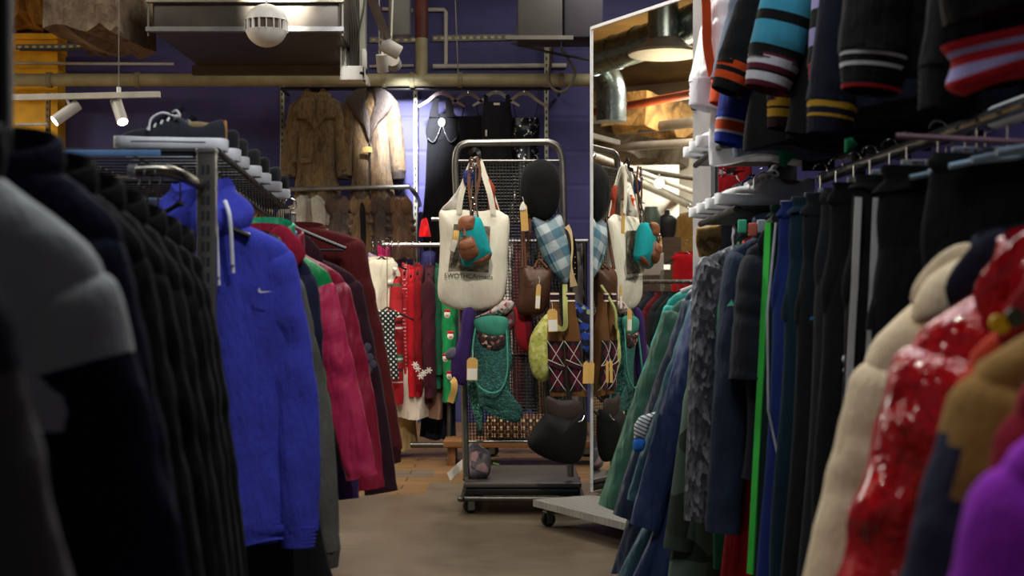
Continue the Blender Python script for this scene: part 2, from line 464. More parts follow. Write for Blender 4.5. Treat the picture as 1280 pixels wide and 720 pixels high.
def G(name, label, cat, loc, mat, S=.22, L=.68, hem=None, D=.042, slope=.10, slv=.58, ang=8, r0=.078, r1=.052,
      smat=None, cmat=None, hmat=None, kmat=None, collar='crew', bands=(), bmat=None, body_mf=None, body_mats=(),
      rz=0.0, ry=0.0, fold=.012, freq=9, seed=1, group=None, flat=.55, sides=(-1, 1), bend=.45, fwd=.02, neck=.075, front=None,
      kz=None, cuff=.055, zipm=None, waist=None, lean=0.0, wr=.0032):
    """a top, jacket or coat hung by its neck; loc = neck point; front is -y"""
    t = E(name, label, cat, loc, group, rz, ry)
    hem = S*1.02 if hem is None else hem
    waist = (S+hem)/2*.97 if waist is None else waist
    prof = [(0, neck, D*.8), (slope*.22, neck+.03, D*.95), (slope*.5, neck+(S-neck)*.58, D), (slope*.8, neck+(S-neck)*.86, D),
            (slope+.02, S*.97, D*.95), (slope+.09, S*.96, D), (L*.5, waist, D*1.05), (L*.8, (waist+hem)/2, D*1.1), (L, hem, D*1.1)]
    mats = [mat]+list(body_mats)
    b = torso(MB(), prof, fold=fold, freq=freq, seed=seed, mf=body_mf, lean=lean)
    body = b.build('body', mats, t)
    if hmat is not None:
        h = MB()
        torso(h, [(0, hem*.985, D*1.16), (.05, hem*.93, D*1.12)], rows=5, fold=0, seed=seed, lean=0)
        hb = h.build('hem_band', hmat, t); hb.location = (lean, 0, -L+.012)
    for sd in sides:
        pts = sleeve_pts(S, slope, slv, ang, sd, bend, fwd)
        ms = [smat or mat]; rng = []
        for bd in bands:
            a0, a1, m = bd[:3]
            if m not in ms: ms.append(m)
            rng.append((a0, a1, ms.index(m), bd[3] if len(bd) > 3 else None))
        def mf(tt, cg=0.0, sd=sd):
            for a0, a1, k, inner in rng:
                if a0 <= tt < a1 and (inner is None or cg < inner-2.6*tt): return k
            return 0
        sl = sleeve(MB(), pts, r0, r1, flat, 48, 20, wr, seed+sd+3, mf).build('sleeve', ms, t)
        if cmat is not None:
            P = crom(pts, 20); e = (P[-1]-P[-2]).normalized(); c = MB()
            a = Vector((e.z, 0, -e.x)).normalized(); bb = e.cross(a).normalized(); rs = []
            ms2 = [cmat]+[m for _, _, m in (bmat or ())]
            steps = 12
            for i in range(steps+1):
                tt = i/steps; rr = r1*(.98-.2*tt)+.002*(i % 2)
                rs.append([P[-1]+e*(cuff*tt-.012)+a*(rr*math.cos(k*math.pi/9))+bb*(rr*flat*1.05*math.sin(k*math.pi/9)) for k in range(18)])
            rs.append([P[-1]+e*(cuff*.6)+(v-P[-1]-e*(cuff-.012))*.8 for v in rs[-1]])
            def cf(i, j):
                for q, (a0, a1, m) in enumerate(bmat or ()):
                    if a0 <= (i+.5)/steps < a1: return q+1
                return 0
            c.rings(rs, True, True, 0, True, cf).build('cuff', ms2, t)
    if collar:
        km = kmat or mat; c = MB()
        if collar == 'crew': neckband(c, neck+.008, D*.85, -.02, .008 if kz is None else kz)
        elif collar == 'stand': neckband(c, neck+.012, D*.95, -.02, .05 if kz is None else kz, 1.02, .02)
        elif collar == 'fold':
            neckband(c, neck+.012, D*.95, -.015, .035 if kz is None else kz, 1.0, .02)
            for sd in (-1, 1):
                puff(c, [(sd*.01, -.03), (sd*.05, .045), (sd*(neck+.02), .03), (sd*(neck+.055), -.035), (sd*.055, -.10)], -D*.95, .012, 26, back=.5)
        elif collar == 'hood':
            rs = []
            for i in range(9):
                u = i/8; z = -.045+.125*u; k = 1.15+.42*math.sin(math.pi*min(1, u*1.15))-.25*u
                rs.append([Vector(((neck+.012)*k*math.cos(a), (D*.95)*k*math.sin(a)*1.05, z+(.02*math.sin(a)) + .006*math.sin(5*a+u*4))) for a in [2*math.pi*j/30 for j in range(30)]])
            rs.append([Vector((v.x*.7, v.y*.7, v.z-.05)) for v in rs[-1]])
            c.rings(rs, False, True)
        c.build('hood' if collar == 'hood' else 'collar', km, t)
    if zipm is not None:
        z = MB(); path = []
        for i in range(14):
            u = .02+(L-.04)*i/13; hw, d = interp(prof, u); path.append((lean*(u/L)**2, -d-fold*.9*u/L-.003, -u))
        z.ribbon(path, .012, .004).build('zip', zipm, t)
    t['_prof'] = 0
    del t['_prof']
    return t

HANG_BLACK = BLACKP
def hanger(loc, mat, label, group=None, w=.19, drop=.075, rz=0.0, hook=.075, hmat=None, th=.006, bar=False, wooden=False, ry=0.0):
    """clothes hanger; loc = neck joint just below the hook"""
    t = E('clothes_hanger', label, 'hanger', loc, group, rz, ry)
    r = .019
    path = [Vector((0, 0, 0)), Vector((0, 0, hook-r*1.9))]
    for i in range(11):
        a = R(-90+i*27); path.append(Vector((r*math.cos(a)*1, 0, hook-r*.6+r*math.sin(a))))
    m = Matrix.Rotation(R(90), 3, 'Z')      # the hook turns across the rail
    MB().tube([m @ p if False else p for p in path], .0022, 6).build('hook', hmat or CHROME, t)
    if wooden:
        for sd in (-1, 1):
            p = crom([(0, 0, .012), (sd*w*.25, 0, -.002), (sd*w*.6, 0, -drop*.55), (sd*w, 0, -drop)], 12)
            MB().ribbon(p, .02, .012, (0, -1, 0), wfun=lambda u: .034-.016*u).build('arm', mat, t)
    else:
        p = crom([(-w, 0, -drop), (-w*.6, 0, -drop*.62), (-w*.15, 0, -.012), (0, 0, .004), (w*.15, 0, -.012), (w*.6, 0, -drop*.62), (w, 0, -drop)], 26)
        MB().tube(p, th, 8).build('arm', mat, t)
    if bar: MB().tube([(-w*.95, 0, -drop-.005), (w*.95, 0, -drop-.005)], .004, 6).build('bar', mat, t)
    return t

def clip_hanger(loc, mat, label, group=None, w=.17, rz=0.0, hook=.08, clipm=None):
    """hanger with a straight bar and two clips; loc = bar centre"""
    t = E('clip_hanger', label, 'hanger', loc, group, rz)
    r = .019
    path = [Vector((0, 0, 0)), Vector((0, 0, hook-r*1.9))]
    for i in range(11):
        a = R(-90+i*27); path.append(Vector((r*math.cos(a), 0, hook-r*.6+r*math.sin(a))))
    MB().tube(path, .0025, 6).build('hook', CHROME, t)
    MB().box((0, 0, 0), (w*2, .012, .014), None, 0, .004).build('bar', mat, t)
    for sd in (-1, 1):
        c = MB(); c.box((sd*w*.8, -.009, -.022), (.026, .006, .05), Matrix.Rotation(R(6), 3, 'X'), 0, .002)
        c.box((sd*w*.8, .009, -.022), (.026, .006, .05), Matrix.Rotation(R(-6), 3, 'X'), 0, .002)
        c.tube([(sd*w*.8-.012, 0, -.01), (sd*w*.8+.012, 0, -.01)], .007, 8)
        c.build('clip', clipm or CHROME, t)
    return t

def trousers(loc, label, mat, L=1.0, hw=.19, hemw=.105, D=.035, seed=1, group=None, rz=0.0, stripe=None, stripes=1, waist=None, cat='trousers', gap=.004, fold=.01):
    """trousers held by the waistband; loc = top middle of the waistband, front is -y"""
    t = E('trousers', label, cat, loc, group, rz)
    w = MB(); torso(w, [(0, hw, D*.8), (.02, hw*1.01, D*.85), (.045, hw*1.02, D*.85)], 6, fold=.003, seed=seed)
    w.build('waistband', waist or mat, t)
    hp = MB(); torso(hp, [(0, hw*1.01, D*.8), (.08, hw*1.03, D*.92), (.18, hw*1.04, D), (.28, hw*1.02, D*.9)], 14, fold=fold*.5, seed=seed, top_in=False)
    o = hp.build('hips', mat, t); o.location = (0, 0, -.04)
    for sd in (-1, 1):
        cx = hw*.52; r0 = hw*.525
        lg = MB(); torso(lg, [(0, r0*.9, D*.8), (.1, r0, D), (.25, r0*.98, D*1.05), (L*.5, (r0+hemw)/2, D), (L-.16, hemw, D*.95)], 34, 30, fold, 11, seed+sd, top_in=False)
        o = lg.build('leg', mat, t); o.location = (sd*cx, 0, -.16)
        if stripe is not None:
            for q in range(stripes):
                s = MB(); path = []
                for i in range(26):
                    u = i/25; z = -.05-(L-.07)*u
                    half = hw*1.04 if -z < .26 else interp([(0, hw*1.045), (.1, hw*1.045), (L*.5, hw*.52+(hw*.525+hemw)/2), (L-.16, hw*.52+hemw)], -z-.16)[0]
                    k = .995 if stripes == 1 else .93-.19*q
                    path.append((sd*half*k, -D*1.06*max(0, 1-k**2.4)**(1/2.4)-.004, z))
                s.ribbon(path, .014 if stripes > 1 else .022, .006, (sd*.15, -1, 0) if stripes > 1 else (sd*.8, -.6, 0)).build('side_stripe', stripe, t)
    return t

def price_tag(loc, w=.036, h=.095, rz=0.0, ry=0.0, label='', group=None, white=True):
    t = E('price_tag', label, 'price tag', loc, group, rz, ry)
    o = [(-w/2, -h), (w/2, -h), (w/2, -.012), (w/4, 0), (-w/4, 0), (-w/2, -.012)]
    plate(MB(), o, 0, .0016).build('card', TAGM, t, False)
    if white: plate(MB(), [(-w*.44, -h*.97), (w*.44, -h*.97), (w*.44, -h*.48), (-w*.44, -h*.48)], -.0012, .001).build('sticker', PAPER, t, False)
    MB().tube(crom([(0, 0, -.008), (.003, 0, .015), (-.002, .003, .035)], 8), .0009, 5).build('string', PAPER, t)
    return t

def caster(mb_parent, c, r=.045, w=.03, rz=0.0, mat=None):
    """swivel caster part under a thing; c = point on the floor below the wheel"""
    x, y, z = c
    m = Matrix.Rotation(rz, 3, 'Z')
    f = MB()
    for sd in (-1, 1):
        f.box(Vector((x, y, z+r*1.25))+m @ Vector((0, sd*(w/2+.006), 0)), (r*.9, .005, r*1.6), rz)
    f.box((x, y, z+r*2.12), (r*1.1, w+.02, .008), rz); f.tube([(x, y, z+r*2.1), (x, y, z+r*2.6)], .011, 10)
    fo = f.build('caster', mat or STEEL, mb_parent)
    wmb = MB(); prof = [(.2*r, -w*.5), (r*.85, -w*.5), (r, -w*.32), (r, w*.32), (r*.85, w*.5), (.2*r, w*.5)]
    wmb.lathe(prof, (0, 0, 0), 24, 'Y'); wo = wmb.build('wheel', BLACKP, fo)
    wo.location = (x, y, z+r); wo.rotation_euler = (0, 0, rz)
    return fo

def shoe(loc, rz, upper, sole, label, laces=None, tab=None, group=None, stripe=None, k=1.0, cat='shoe', lining='#7a6a4e', name='sneaker'):
    """low sneaker, toe towards -x, resting at loc (middle of the sole)"""
    t = E(name, label, cat, loc, group, rz)
    t.scale = (k, k, k)
    L = .30
    def st(x): return interp([(0, .012, .03), (.015, .030, .042), (.05, .042, .056), (.10, .046, .066), (.145, .044, .088), (.175, .04, .094), (.2, .037, .078), (.24, .036, .074), (.275, .034, .086), (.293, .026, .088), (.30, .012, .080)], x)
    rs = []
    for i in range(26):
        x = L*i/25; hw, h = st(x); r = []
        for j in range(17):
            a = math.pi*j/16; c, s = math.cos(a), math.sin(a)
            r.append(Vector((x-L/2, hw*.98*math.copysign(abs(c)**.8, c), .022+(h-.022)*abs(s)**.7)))
        rs.append(r)
    MB().rings(rs, True, True, 0, False).build('upper', upper, t)
    rs = []
    for z, g in ((0, .93), (.004, 1.0), (.016, 1.03), (.030, 1.02), (.033, .97)):
        r = []
        for j in range(40):
            a = 2*math.pi*j/40; x = L/2-L/2*math.cos(a); hw, h = st(min(L, max(0, x)))
            sg = 1 if math.sin(a) >= 0 else -1
            hw = max(hw, .02*math.sqrt(abs(math.sin(a))))
            toe = .006*max(0, 1-x/.07)
            r.append(Vector(((x-L/2)*(1.0+.03*g), sg*(hw*g+.004), z+toe)))
        rs.append(r)
    so = MB().rings(rs, True, True).build('sole', sole, t)
    # opening and lining
    MB().ball((.068, 0, .066), .058, .026, .016, 10).build('lining', cloth(lining), t)
    tg = MB(); tg.ribbon(crom([(-.06, 0, .066), (-.02, 0, .088), (.012, 0, .103), (.03, 0, .124)], 10), .045, .01, (-.6, 0, .8)).build('tongue', upper, t)
    lc = MB()
    for i in range(5):
        x = -.055+.018*i; hw, h = st(x+L/2)
        lc.tube(crom([(x-.004, -hw*.75, h-.012), (x, -hw*.3, h+.004), (x+.004, hw*.3, h+.004), (x, hw*.75, h-.012)], 9), .0035, 6)
    lc.tube(crom([(-.0, -.02, .098), (-.02, -.04, .10), (-.045, -.05, .082), (-.05, -.055, .05)], 10), .0032, 6)
    lc.tube(crom([(.0, -.01, .10), (.02, -.035, .108), (.03, -.04, .09), (.005, -.03, .095)], 10), .0032, 6)
    lc.build('laces', laces or cloth('#e8e8ea'), t)
    if tab is not None: MB().box((.148, 0, .06), (.008, .022, .05), None, 0, .003).build('heel_tab', tab, t)
    if stripe is not None:
        s = MB()
        for sd in (-1, 1): s.tube([Vector((x-L/2, sd*(st(x)[0]+.0055), .021)) for x in [.05+.02*i for i in range(11)]], .0014, 5)
        s.build('foxing_stripe', stripe, t)
    return t
# ================================================================== THE ROOM
WALLY = 11.5
# ---- mirror plane (a big leaning-free mirror on wheels, turned towards the left half of the shop)
MP0 = Vector((.3706, 6.30, 0)); MT = Vector((math.sin(R(29)), -math.cos(R(29)), 0)); MN = Vector((-MT.y, MT.x, 0))
if MN.x > 0: MN = -MN            # normal faces the shop
def M(px, py, D):
    """where a thing seen in the mirror at this pixel really stands (D = depth of its image)"""
    v = W(px, py, D); d = (v-Vector((MP0.x, MP0.y, 0))).dot(MN)
    return v-2*d*MN

def floor_mat():
    t = NT('old_screed'); b = t.bsdf(Roughness=.42)
    n = t.noise(1.6, t.coord((1, .6, 1)), 6, .6); n2 = t.noise(14, t.coord((.5, 2, 1)), 5, .6)
    f = t.math('ADD', t.math('MULTIPLY', n, .7), t.math('MULTIPLY', n2, .3))
    t.l(t.ramp(f, [(.3, '#4a4036'), (.5, '#695b49'), (.7, '#7e705b')]), b.inputs['Base Color'])
    r = t.ramp(n, [(.3, (.3, .3, .3, 1)), (.7, (.5, .5, .5, 1))]); t.l(r, b.inputs['Roughness'])
    t.l(t.bump(n2, .08, .01), b.inputs['Normal']); return t.m
def plank_mat(h1, h2):
    t = NT('floor_boards'); b = t.bsdf(Roughness=.4)
    bt = t.n('ShaderNodeTexBrick'); bt.inputs['Scale'].default_value = 1.0
    bt.inputs['Brick Width'].default_value = 1.2; bt.inputs['Row Height'].default_value = .16; bt.inputs['Mortar Size'].default_value = .004
    bt.inputs['Color1'].default_value = lin(h1); bt.inputs['Color2'].default_value = lin(h2); bt.inputs['Mortar'].default_value = lin('#4a3520')
    t.l(t.coord(), bt.inputs['Vector'])
    n = t.noise(5, t.coord((.4, 6, 1)), 5, .6)
    mx = t.n('ShaderNodeMixRGB'); mx.blend_type = 'MULTIPLY'; mx.inputs[0].default_value = .5
    t.l(bt.outputs[0], mx.inputs[1]); t.l(t.ramp(n, [(.3, '#a08c78'), (.7, '#ffffff')]), mx.inputs[2]); t.l(mx.outputs[0], b.inputs['Base Color'])
    return t.m
FL = MB()
def quad(x0, x1, y0, y1, mi): FL.add([(x0, y0, 0), (x1, y0, 0), (x1, y1, 0), (x0, y1, 0)], [(0, 1, 2, 3)], mi)
xa, xb = -.78, -.46
quad(-10.5, xa, -4, 7.05, 0); quad(xa, xb, -4, 7.15, 0); quad(xb, 4.6, -4, 7.62, 0)
quad(-10.5, xa, 7.05, 17, 1); quad(xa, xb, 7.15, 7.85, 1); quad(xa, xb, 7.85, 8.2, 2); quad(xa, xb, 8.2, 17, 1); quad(xb, 4.6, 7.62, 17, 1)
S_('floor', FL, [floor_mat(), plank_mat('#9a7850', '#866541'), plank_mat('#7d7160', '#6f6454')])

def wall_blue():
    t = NT('navy_painted_boards'); b = t.bsdf(Roughness=.6)
    n = t.noise(3, None, 5, .6)
    t.l(t.ramp(n, [(.3, '#3b396e'), (.7, '#494684')]), b.inputs['Base Color'])
    w = t.n('ShaderNodeTexWave'); w.bands_direction = 'Z'; w.inputs['Scale'].default_value = 1.1
    t.l(t.coord(), w.inputs['Vector'])
    t.l(t.bump(t.ramp(w.outputs['Fac'], [(0, (0, 0, 0, 1)), (.06, (1, 1, 1, 1))]), .25, .01), b.inputs['Normal']); return t.m
WB = wall_blue()
CREAM = rubble('#cfc6ae', '#e4dcc6', 4, .25)
S_('wall_back', MB().box((-.1+.1, WALLY+.1, 2.0), (8.4, .2, 4.0)), WB)
S_('wall_right', MB().box((4.2, 6, 2.0), (.2, 20, 4.0)), WB)
S_('wall_left', MB().box((-10.4, 6.5, 2.0), (.2, 21, 4.0)), CREAM)
S_('wall_rear', MB().box((-7.2, 16.6, 2.0), (6.6, .2, 4.0)), CREAM)
S_('ceiling', MB().box((-3, 6.5, 4.0), (15, 21, .2)), rubble('#5a4426', '#8c6c38', 1.2, 1.0))
# yellow pillar with raised bands
YEL = plain('#f0b40c', .55, bump=.15)
p0 = W(10, 0, 11.3); p1 = W(72, 0, 11.3)
yp = MB(); yp.box(((p0.x+p1.x)/2, 11.45, 1.6), (p1.x-p0.x, .3, 3.2))
for py in (46, 62, 90, 118):
    z = W(0, py, 11.3).z; yp.box(((p0.x+p1.x)/2, 11.43, z), (p1.x-p0.x+.03, .34, .05), None, 0, .01)
o = S_('pillar', yp, YEL)
# ragged concrete beam end and the rubble ledge above the pillar
def ragged(name, c, size, mats, seed, amp=.05):
    rnd = random.Random(seed); mb = MB(); n = 10; rs = []
    cx, cy, cz = c; sx, sy, sz = size
    for i in range(n+1):
        u = i/n; x = cx-sx/2+sx*u; r = []
        for (a, b) in [(-.5, -.5), (-.2, -.5), (.15, -.5), (.5, -.5), (.5, 0), (.5, .5), (0, .5), (-.5, .5), (-.5, 0)]:
            r.append(Vector((x+rnd.uniform(-amp, amp)*.6, cy+a*sy+rnd.uniform(-amp, amp), cz+b*sz+(rnd.uniform(-amp, amp)*1.4 if b < 0 else 0))))
        rs.append(r)
    mb.rings(rs, True, True)
    return S_(name, mb, mats, False)
cb = W(112, 40, 9.0)
CONC = rubble('#5a4c3e', '#a08e78', 5, 1.0)
ragged('beam', (cb.x, 9.3, cb.z+.44), (.46, 1.0, .9), CONC, 4, .022)
yb = W(40, 22, 11.2)
ragged('ceiling_ledge', (yb.x+.02, 11.3, yb.z+.32), (.62, .5, .7), rubble('#6b4a18', '#c08a34', 5, 1.0), 9, .05)

# ---- pipes and trays on the back wall
PIPE = plain('#a39a76', .5)
zp = W(0, 100, 11.0).z; rp = .052
pm = E('heating_pipe', 'long beige pipe running across the navy back wall', 'pipe', (0, 11.0, zp))
MB().lathe([(rp, -4.4), (rp, 3.2)], (0, 0, 0), 20, 'X').build('run', PIPE, pm)
for px in (62, 172, 480, 515, 575, 702):
    x = W(px, 0, 11.0).x; MB().lathe([(rp+.002, x-.02), (rp+.012, x-.018), (rp+.012, x+.018), (rp+.002, x+.02)], (0, 0, 0), 20, 'X').build('coupling', plain('#8d8565', .5), pm)
x = W(527, 0, 11.0).x
MB().tube([(x, 0, 0), (x, 0, W(0, 47, 11).z-zp)], .05, 18).build('riser', PIPE, pm)
MB().tube([(x, 0, W(0, 48, 11).z-zp), (x, 0, 3.88-zp)], .054, 18).build('riser_upper', plain('#5e2a1c', .6), pm, )['label'] = 'rust red upper riser'
def conduit(pts, r, mat, label, name='conduit', cat='conduit', group=None):
    return one(name, MB().tube(pts, r, 10), mat, label, cat, None, group)
WH = plain('#c9c5b8', .45); GR = plain('#77776f', .5)
a = W(18, 79, 11.3); b = W(217, 80, 11.3)
conduit([a, b], .012, WH, 'thin white conduit over the yellow pillar, ending at the duct')
conduit([W(541, 83, 11.47), W(708, 82, 11.47)], .02, WH, 'white conduit lying just above the beige pipe')
conduit([W(533, 12, 11.47), W(555, 12, 11.47), W(557.5, 15, 11.47), W(557.5, 80, 11.47)], .017, WH, 'white conduit bent down beside the red riser')
conduit([W(687, 46, 11.47), W(687, 81, 11.47)], .018, WH, 'short upright white conduit beside the cable loop')
conduit([W(462, 83, 11.48), W(517, 82, 11.48)], .012, WH, 'thin white conduit behind the ceiling spotlights')
conduit([W(478, 11, 11.47), W(516, 13, 11.47)], .016, WH, 'short white conduit left of the red riser')
def cable_tray(pa, pb, label, h=.045):
    t = MB(); L = (pb-pa).length; u = (pb-pa).normalized(); n = int(L/.06)
    nr = Vector((0, 1, 0)); 
    t.ribbon([pa, pb], h, .01, (0, -1, 0)); root = one('cable_tray', t, plain('#6f6c60', .45, .5), label, 'cable tray')
    d = MB()
    for i in range(n): d.box(pa+u*(L*(i+.5)/n)+Vector((0, -.0065, 0)), (.03, .004, h*.42))
    d.build('holes', plain('#c9bf9a', .5), root, False)
    return root
cable_tray(W(20, 59, 11.2), W(186, 57, 11.2), 'perforated cable tray crossing in front of the yellow pillar')
cable_tray(W(462, 50, 11.485), W(522, 50, 11.485), 'short perforated cable tray behind the ceiling spotlights')
cable_tray(W(540, 48, 11.485), W(736, 45, 11.485), 'perforated cable tray right of the red riser', .05)
BC = plain('#3d3b36', .6)
c = [W(690, 46, 11.0), W(688, 80, 10.9), W(686, 100, 10.85), W(694, 113, 10.8), W(707, 113, 10.8), W(717, 98, 10.8), W(717, 85, 10.85), W(700, 58, 11.0), W(694, 45, 11.0)]
one('cable_loop', MB().tube(crom(c, 50), .012, 8), plain('#77725f', .6), 'slack loop of grey cable hanging over the beige pipe', 'cable')
one('cable', MB().tube(crom([W(25, 62, 11.0), W(90, 62, 11), W(130, 54, 11), W(186, 52, 11)], 20), .012, 8), BC, 'sagging grey cable on the left cable tray', 'cable')
one('cable', MB().tube(crom([W(640, 54, 10.9), W(690, 66, 10.9), W(738, 75, 10.9)], 16), .01, 8), BC, 'dark cable running behind the top of the mirror', 'cable')
for (x0, y0, x1, y1, lab) in ((566, -76, 573, 100, 'thin steel wire holding the beige pipe right of the red riser'), (656, -76, 646, 44, 'steel wire at the left of the dark ceiling box'), (637, -76, 738, 40, 'slanted steel wire right of the dark ceiling box')):
    conduit([W(x0, y0, 10.8), W(x1, y1, 10.8)], .005, GR, lab, 'wire', 'wire')

# ---- duct over the left of the back wall, loudspeaker boxes, cable drop
DUCT = plain('#54504c', .45, .55)
a = W(190, 40, 9.0); b = W(425, 40, 9.0)
d = E('air_duct', 'wide dark rectangular air duct under the ceiling', 'duct', ((a.x+b.x)/2, 9.0, a.z))
w = b.x-a.x
MB().box((0, .65, .2), (w, 1.3, .4), None, 0, .02).build('body', DUCT, d)
MB().box((0, -.02, .012), (w+.06, .05, .03)).build('strut', plain('#8d8f92', .4, .7), d)
MB().box((0, -.02, .205), (w+.06, .05, .03)).build('strut', plain('#9a988a', .4, .6), d)
MB().box((-.02, 1.28, -.035), (w+.02, .06, .07)).build('flange', plain('#6b5a46', .5, .3), d)
for s in (-1, 1): MB().tube([(s*(w/2+.02), -.02, -.03), (s*(w/2+.02), -.02, 1.0)], .007, 8).build('threaded_rod', GR, d)
a = W(648, 45, 10.2); b = W(735, 8, 10.2)
d = E('ceiling_box', 'dark grey box hung under the ceiling beside the mirror top', 'ceiling box', ((a.x+b.x)/2-.1, 10.2, a.z))
MB().box((0, .2, .2), (.34, .4, .42), None, 0, .015).build('body', plain('#3a3734', .6), d)
MB().box((.33, .25, .3), (.3, .4, .6), None, 0, .015).build('side_unit', plain('#2a2730', .6), d)
MB().box((0, .0, -.015), (.5, .05, .03)).build('strut', plain('#6a675d', .5, .4), d)
MB().tube([(-.12, .2, .4), (-.12, .2, 1.4)], .008, 8).build('rod', GR, d)
a = W(500, 45, 10.6)
one('ceiling_box', MB().box((0, 0, .17), (.17, .15, .36), None, 0, .02), plain('#55554f', .5), 'small grey box hung left of the red riser', 'ceiling box', a)

g = E('cable_drop', 'upright metal cable tray with white bracket hanging between the two fur coats', 'cable tray', W(443, 104, 9.6))
s = 9.6/F
MB().box((-2*s, .05, .42), (20*s, .06, .62)).build('tray', plain('#5d605a', .4, .6), g)
f = MB(); f.box((-11*s, .0, .5), (4*s, .1, .95)); f.box((11*s, 0, .52), (7*s, .1, .9)); f.build('flange', plain('#a8a99c', .35, .5), g)
br = MB(); br.box((-15*s, -.03, .14), (2*s, .1, .26)); br.box((0, -.03, .06), (31*s, .1, .1), None, 0, .01); br.box((13*s, -.03, .12), (5*s, .1, .22), None, 0, .008)
br.ribbon(crom([(8*s, -.03, .06), (14*s, -.03, .05), (17*s, -.03, .02), (17.5*s, -.03, -.02)], 10), .1, .02, (1, 0, .2))
br.build('bracket', WHITEP, g)
cbs = MB()
for k in range(4): cbs.tube(crom([(-(4-3*k)*s, -.02, 1.0), (-(5-2*k)*s, -.05, .6), (-(3-3*k)*s, -.06, .35), (-(4-2*k)*s, -.03, .1)], 16), .008, 6)
cbs.tube(crom([(6*s, -.05, .9), (14*s, -.07, .6), (8*s, -.08, .38), (4*s, -.05, .3)], 16), .007, 6)
cbs.build('cables', BC, g)
rd = MB(); rd.tube([(-22*s, 0, .2), (-22*s, 0, 1.35)], .006, 8); rd.tube([(-20*s, 0, .33), (-14*s, 0, .2)], .02, 8); rd.build('rod', GR, g)

# ---- round white ceiling loudspeaker
c = W(333, 32, 7.9); q = E('ceiling_loudspeaker', 'white ball-shaped loudspeaker with a slotted middle hanging from the ceiling', 'loudspeaker', c)
r = .125
top = []; bot = []
MB().lathe([(r*math.sin(R(a)), r*math.cos(R(a))) for a in range(3, 79, 5)], n=32).build('upper_shell', WHITEP, q)
MB().lathe([(r*math.sin(R(a)), r*math.cos(R(a))) for a in range(104, 178, 5)], n=32).build('lower_shell', WHITEP, q)
MB().lathe([(r*.86, -.05), (r*.86, .04)], n=28).build('core', plain('#5b4638', .6), q)
fm = MB()
for k in range(18):
    an = 2*math.pi*k/18; fm.box((r*.93*math.cos(an), r*.93*math.sin(an), -.005), (.02, .006, .06), an)
fm.build('fins', WHITEP, q)
MB().tube([(0, 0, r), (0, 0, 1.3)], .006, 8).build('cord', WHITEP, q)

# ---- left track with two lit spotlights; centre track with spotlights
LAMP = emit('#fff1d8', 14)
def spot_head(name, label, loc, direc, L=.17, r=.034, lit=True, group=None, arm=True, mat=None):
    t = E(name, label, 'spotlight', loc, group); dv = Vector(direc).normalized()
    MB().tube([dv*(-L*.5), dv*(L*.5)], r, 20).build('can', mat or plain('#b9b6ae', .4), t)
    MB().tube([dv*(L*.5), dv*(L*.5+.004)], r*.86, 20).build('lamp', LAMP if lit else plain('#d8d6cf', .3), t)
    if arm:
        MB().tube([dv*(-L*.2), Vector((0, 0, .0))+Vector((0, 0, .085))], .009, 8).build('arm', WHITEP, t)
    return t
Yt = 8.0
tr = E('track_rail', 'long white track rail with two lit spotlights under it', 'track rail', W(110, 120.5, Yt))
pa, pb = W(-30, 123, Yt), W(200, 118, Yt); o_ = tr.location
MB().ribbon([pa-o_, pb-o_], .034, .034).build('rail', WH, tr, False)
MB().tube([W(148.5, 116, Yt)-o_, W(148.5, 109, Yt)-o_], .013, 10).build('rod_end', WHITEP, tr)
MB().tube([W(148.5, 112, Yt)-o_, W(148.5, -130, Yt)-o_], .003, 6).build('wire', GR, tr)
spot_head('spotlight', 'left one of two lit white spotlights on the long track rail', W(83, 141, Yt), (-.6, -.35, -.55))
spot_head('spotlight', 'right one of two lit white spotlights on the long track rail', W(149, 139, Yt), (.35, -.45, -.75))
Yc = 9.2
tr = E('track_rail', 'brown track rail slanting down to a pair of white spotlights', 'track rail', W(472, 25, Yc)); o_ = tr.location
MB().ribbon([W(455, -25, Yc-.8)-o_, W(484, 48, Yc)-o_], .045, .04, (0, -1, .2)).build('rail', plain('#6b5e52', .5), tr, False)
MB().tube([W(491, 0, Yc)-o_, W(489, 50, Yc)-o_], .006, 6).build('wire', WH, tr)
MB().tube([W(474, 0, Yc+.3)-o_, W(474, 70, Yc+.3)-o_], .005, 6).build('wire', GR, tr)
spot_head('spotlight', 'large white spotlight tipped to the right in front of the red riser', W(488, 60, Yc), (.8, .15, -.42), .14, .05, False)
spot_head('spotlight', 'small white spotlight pointing down behind the tipped one', W(478, 79, Yc+.3), (.05, .3, -.9), .12, .042, False)
spot_head('spotlight', 'bright square-faced spotlight under the tipped one', W(492, 78, Yc+.35), (.1, .9, -.25), .09, .05, True)

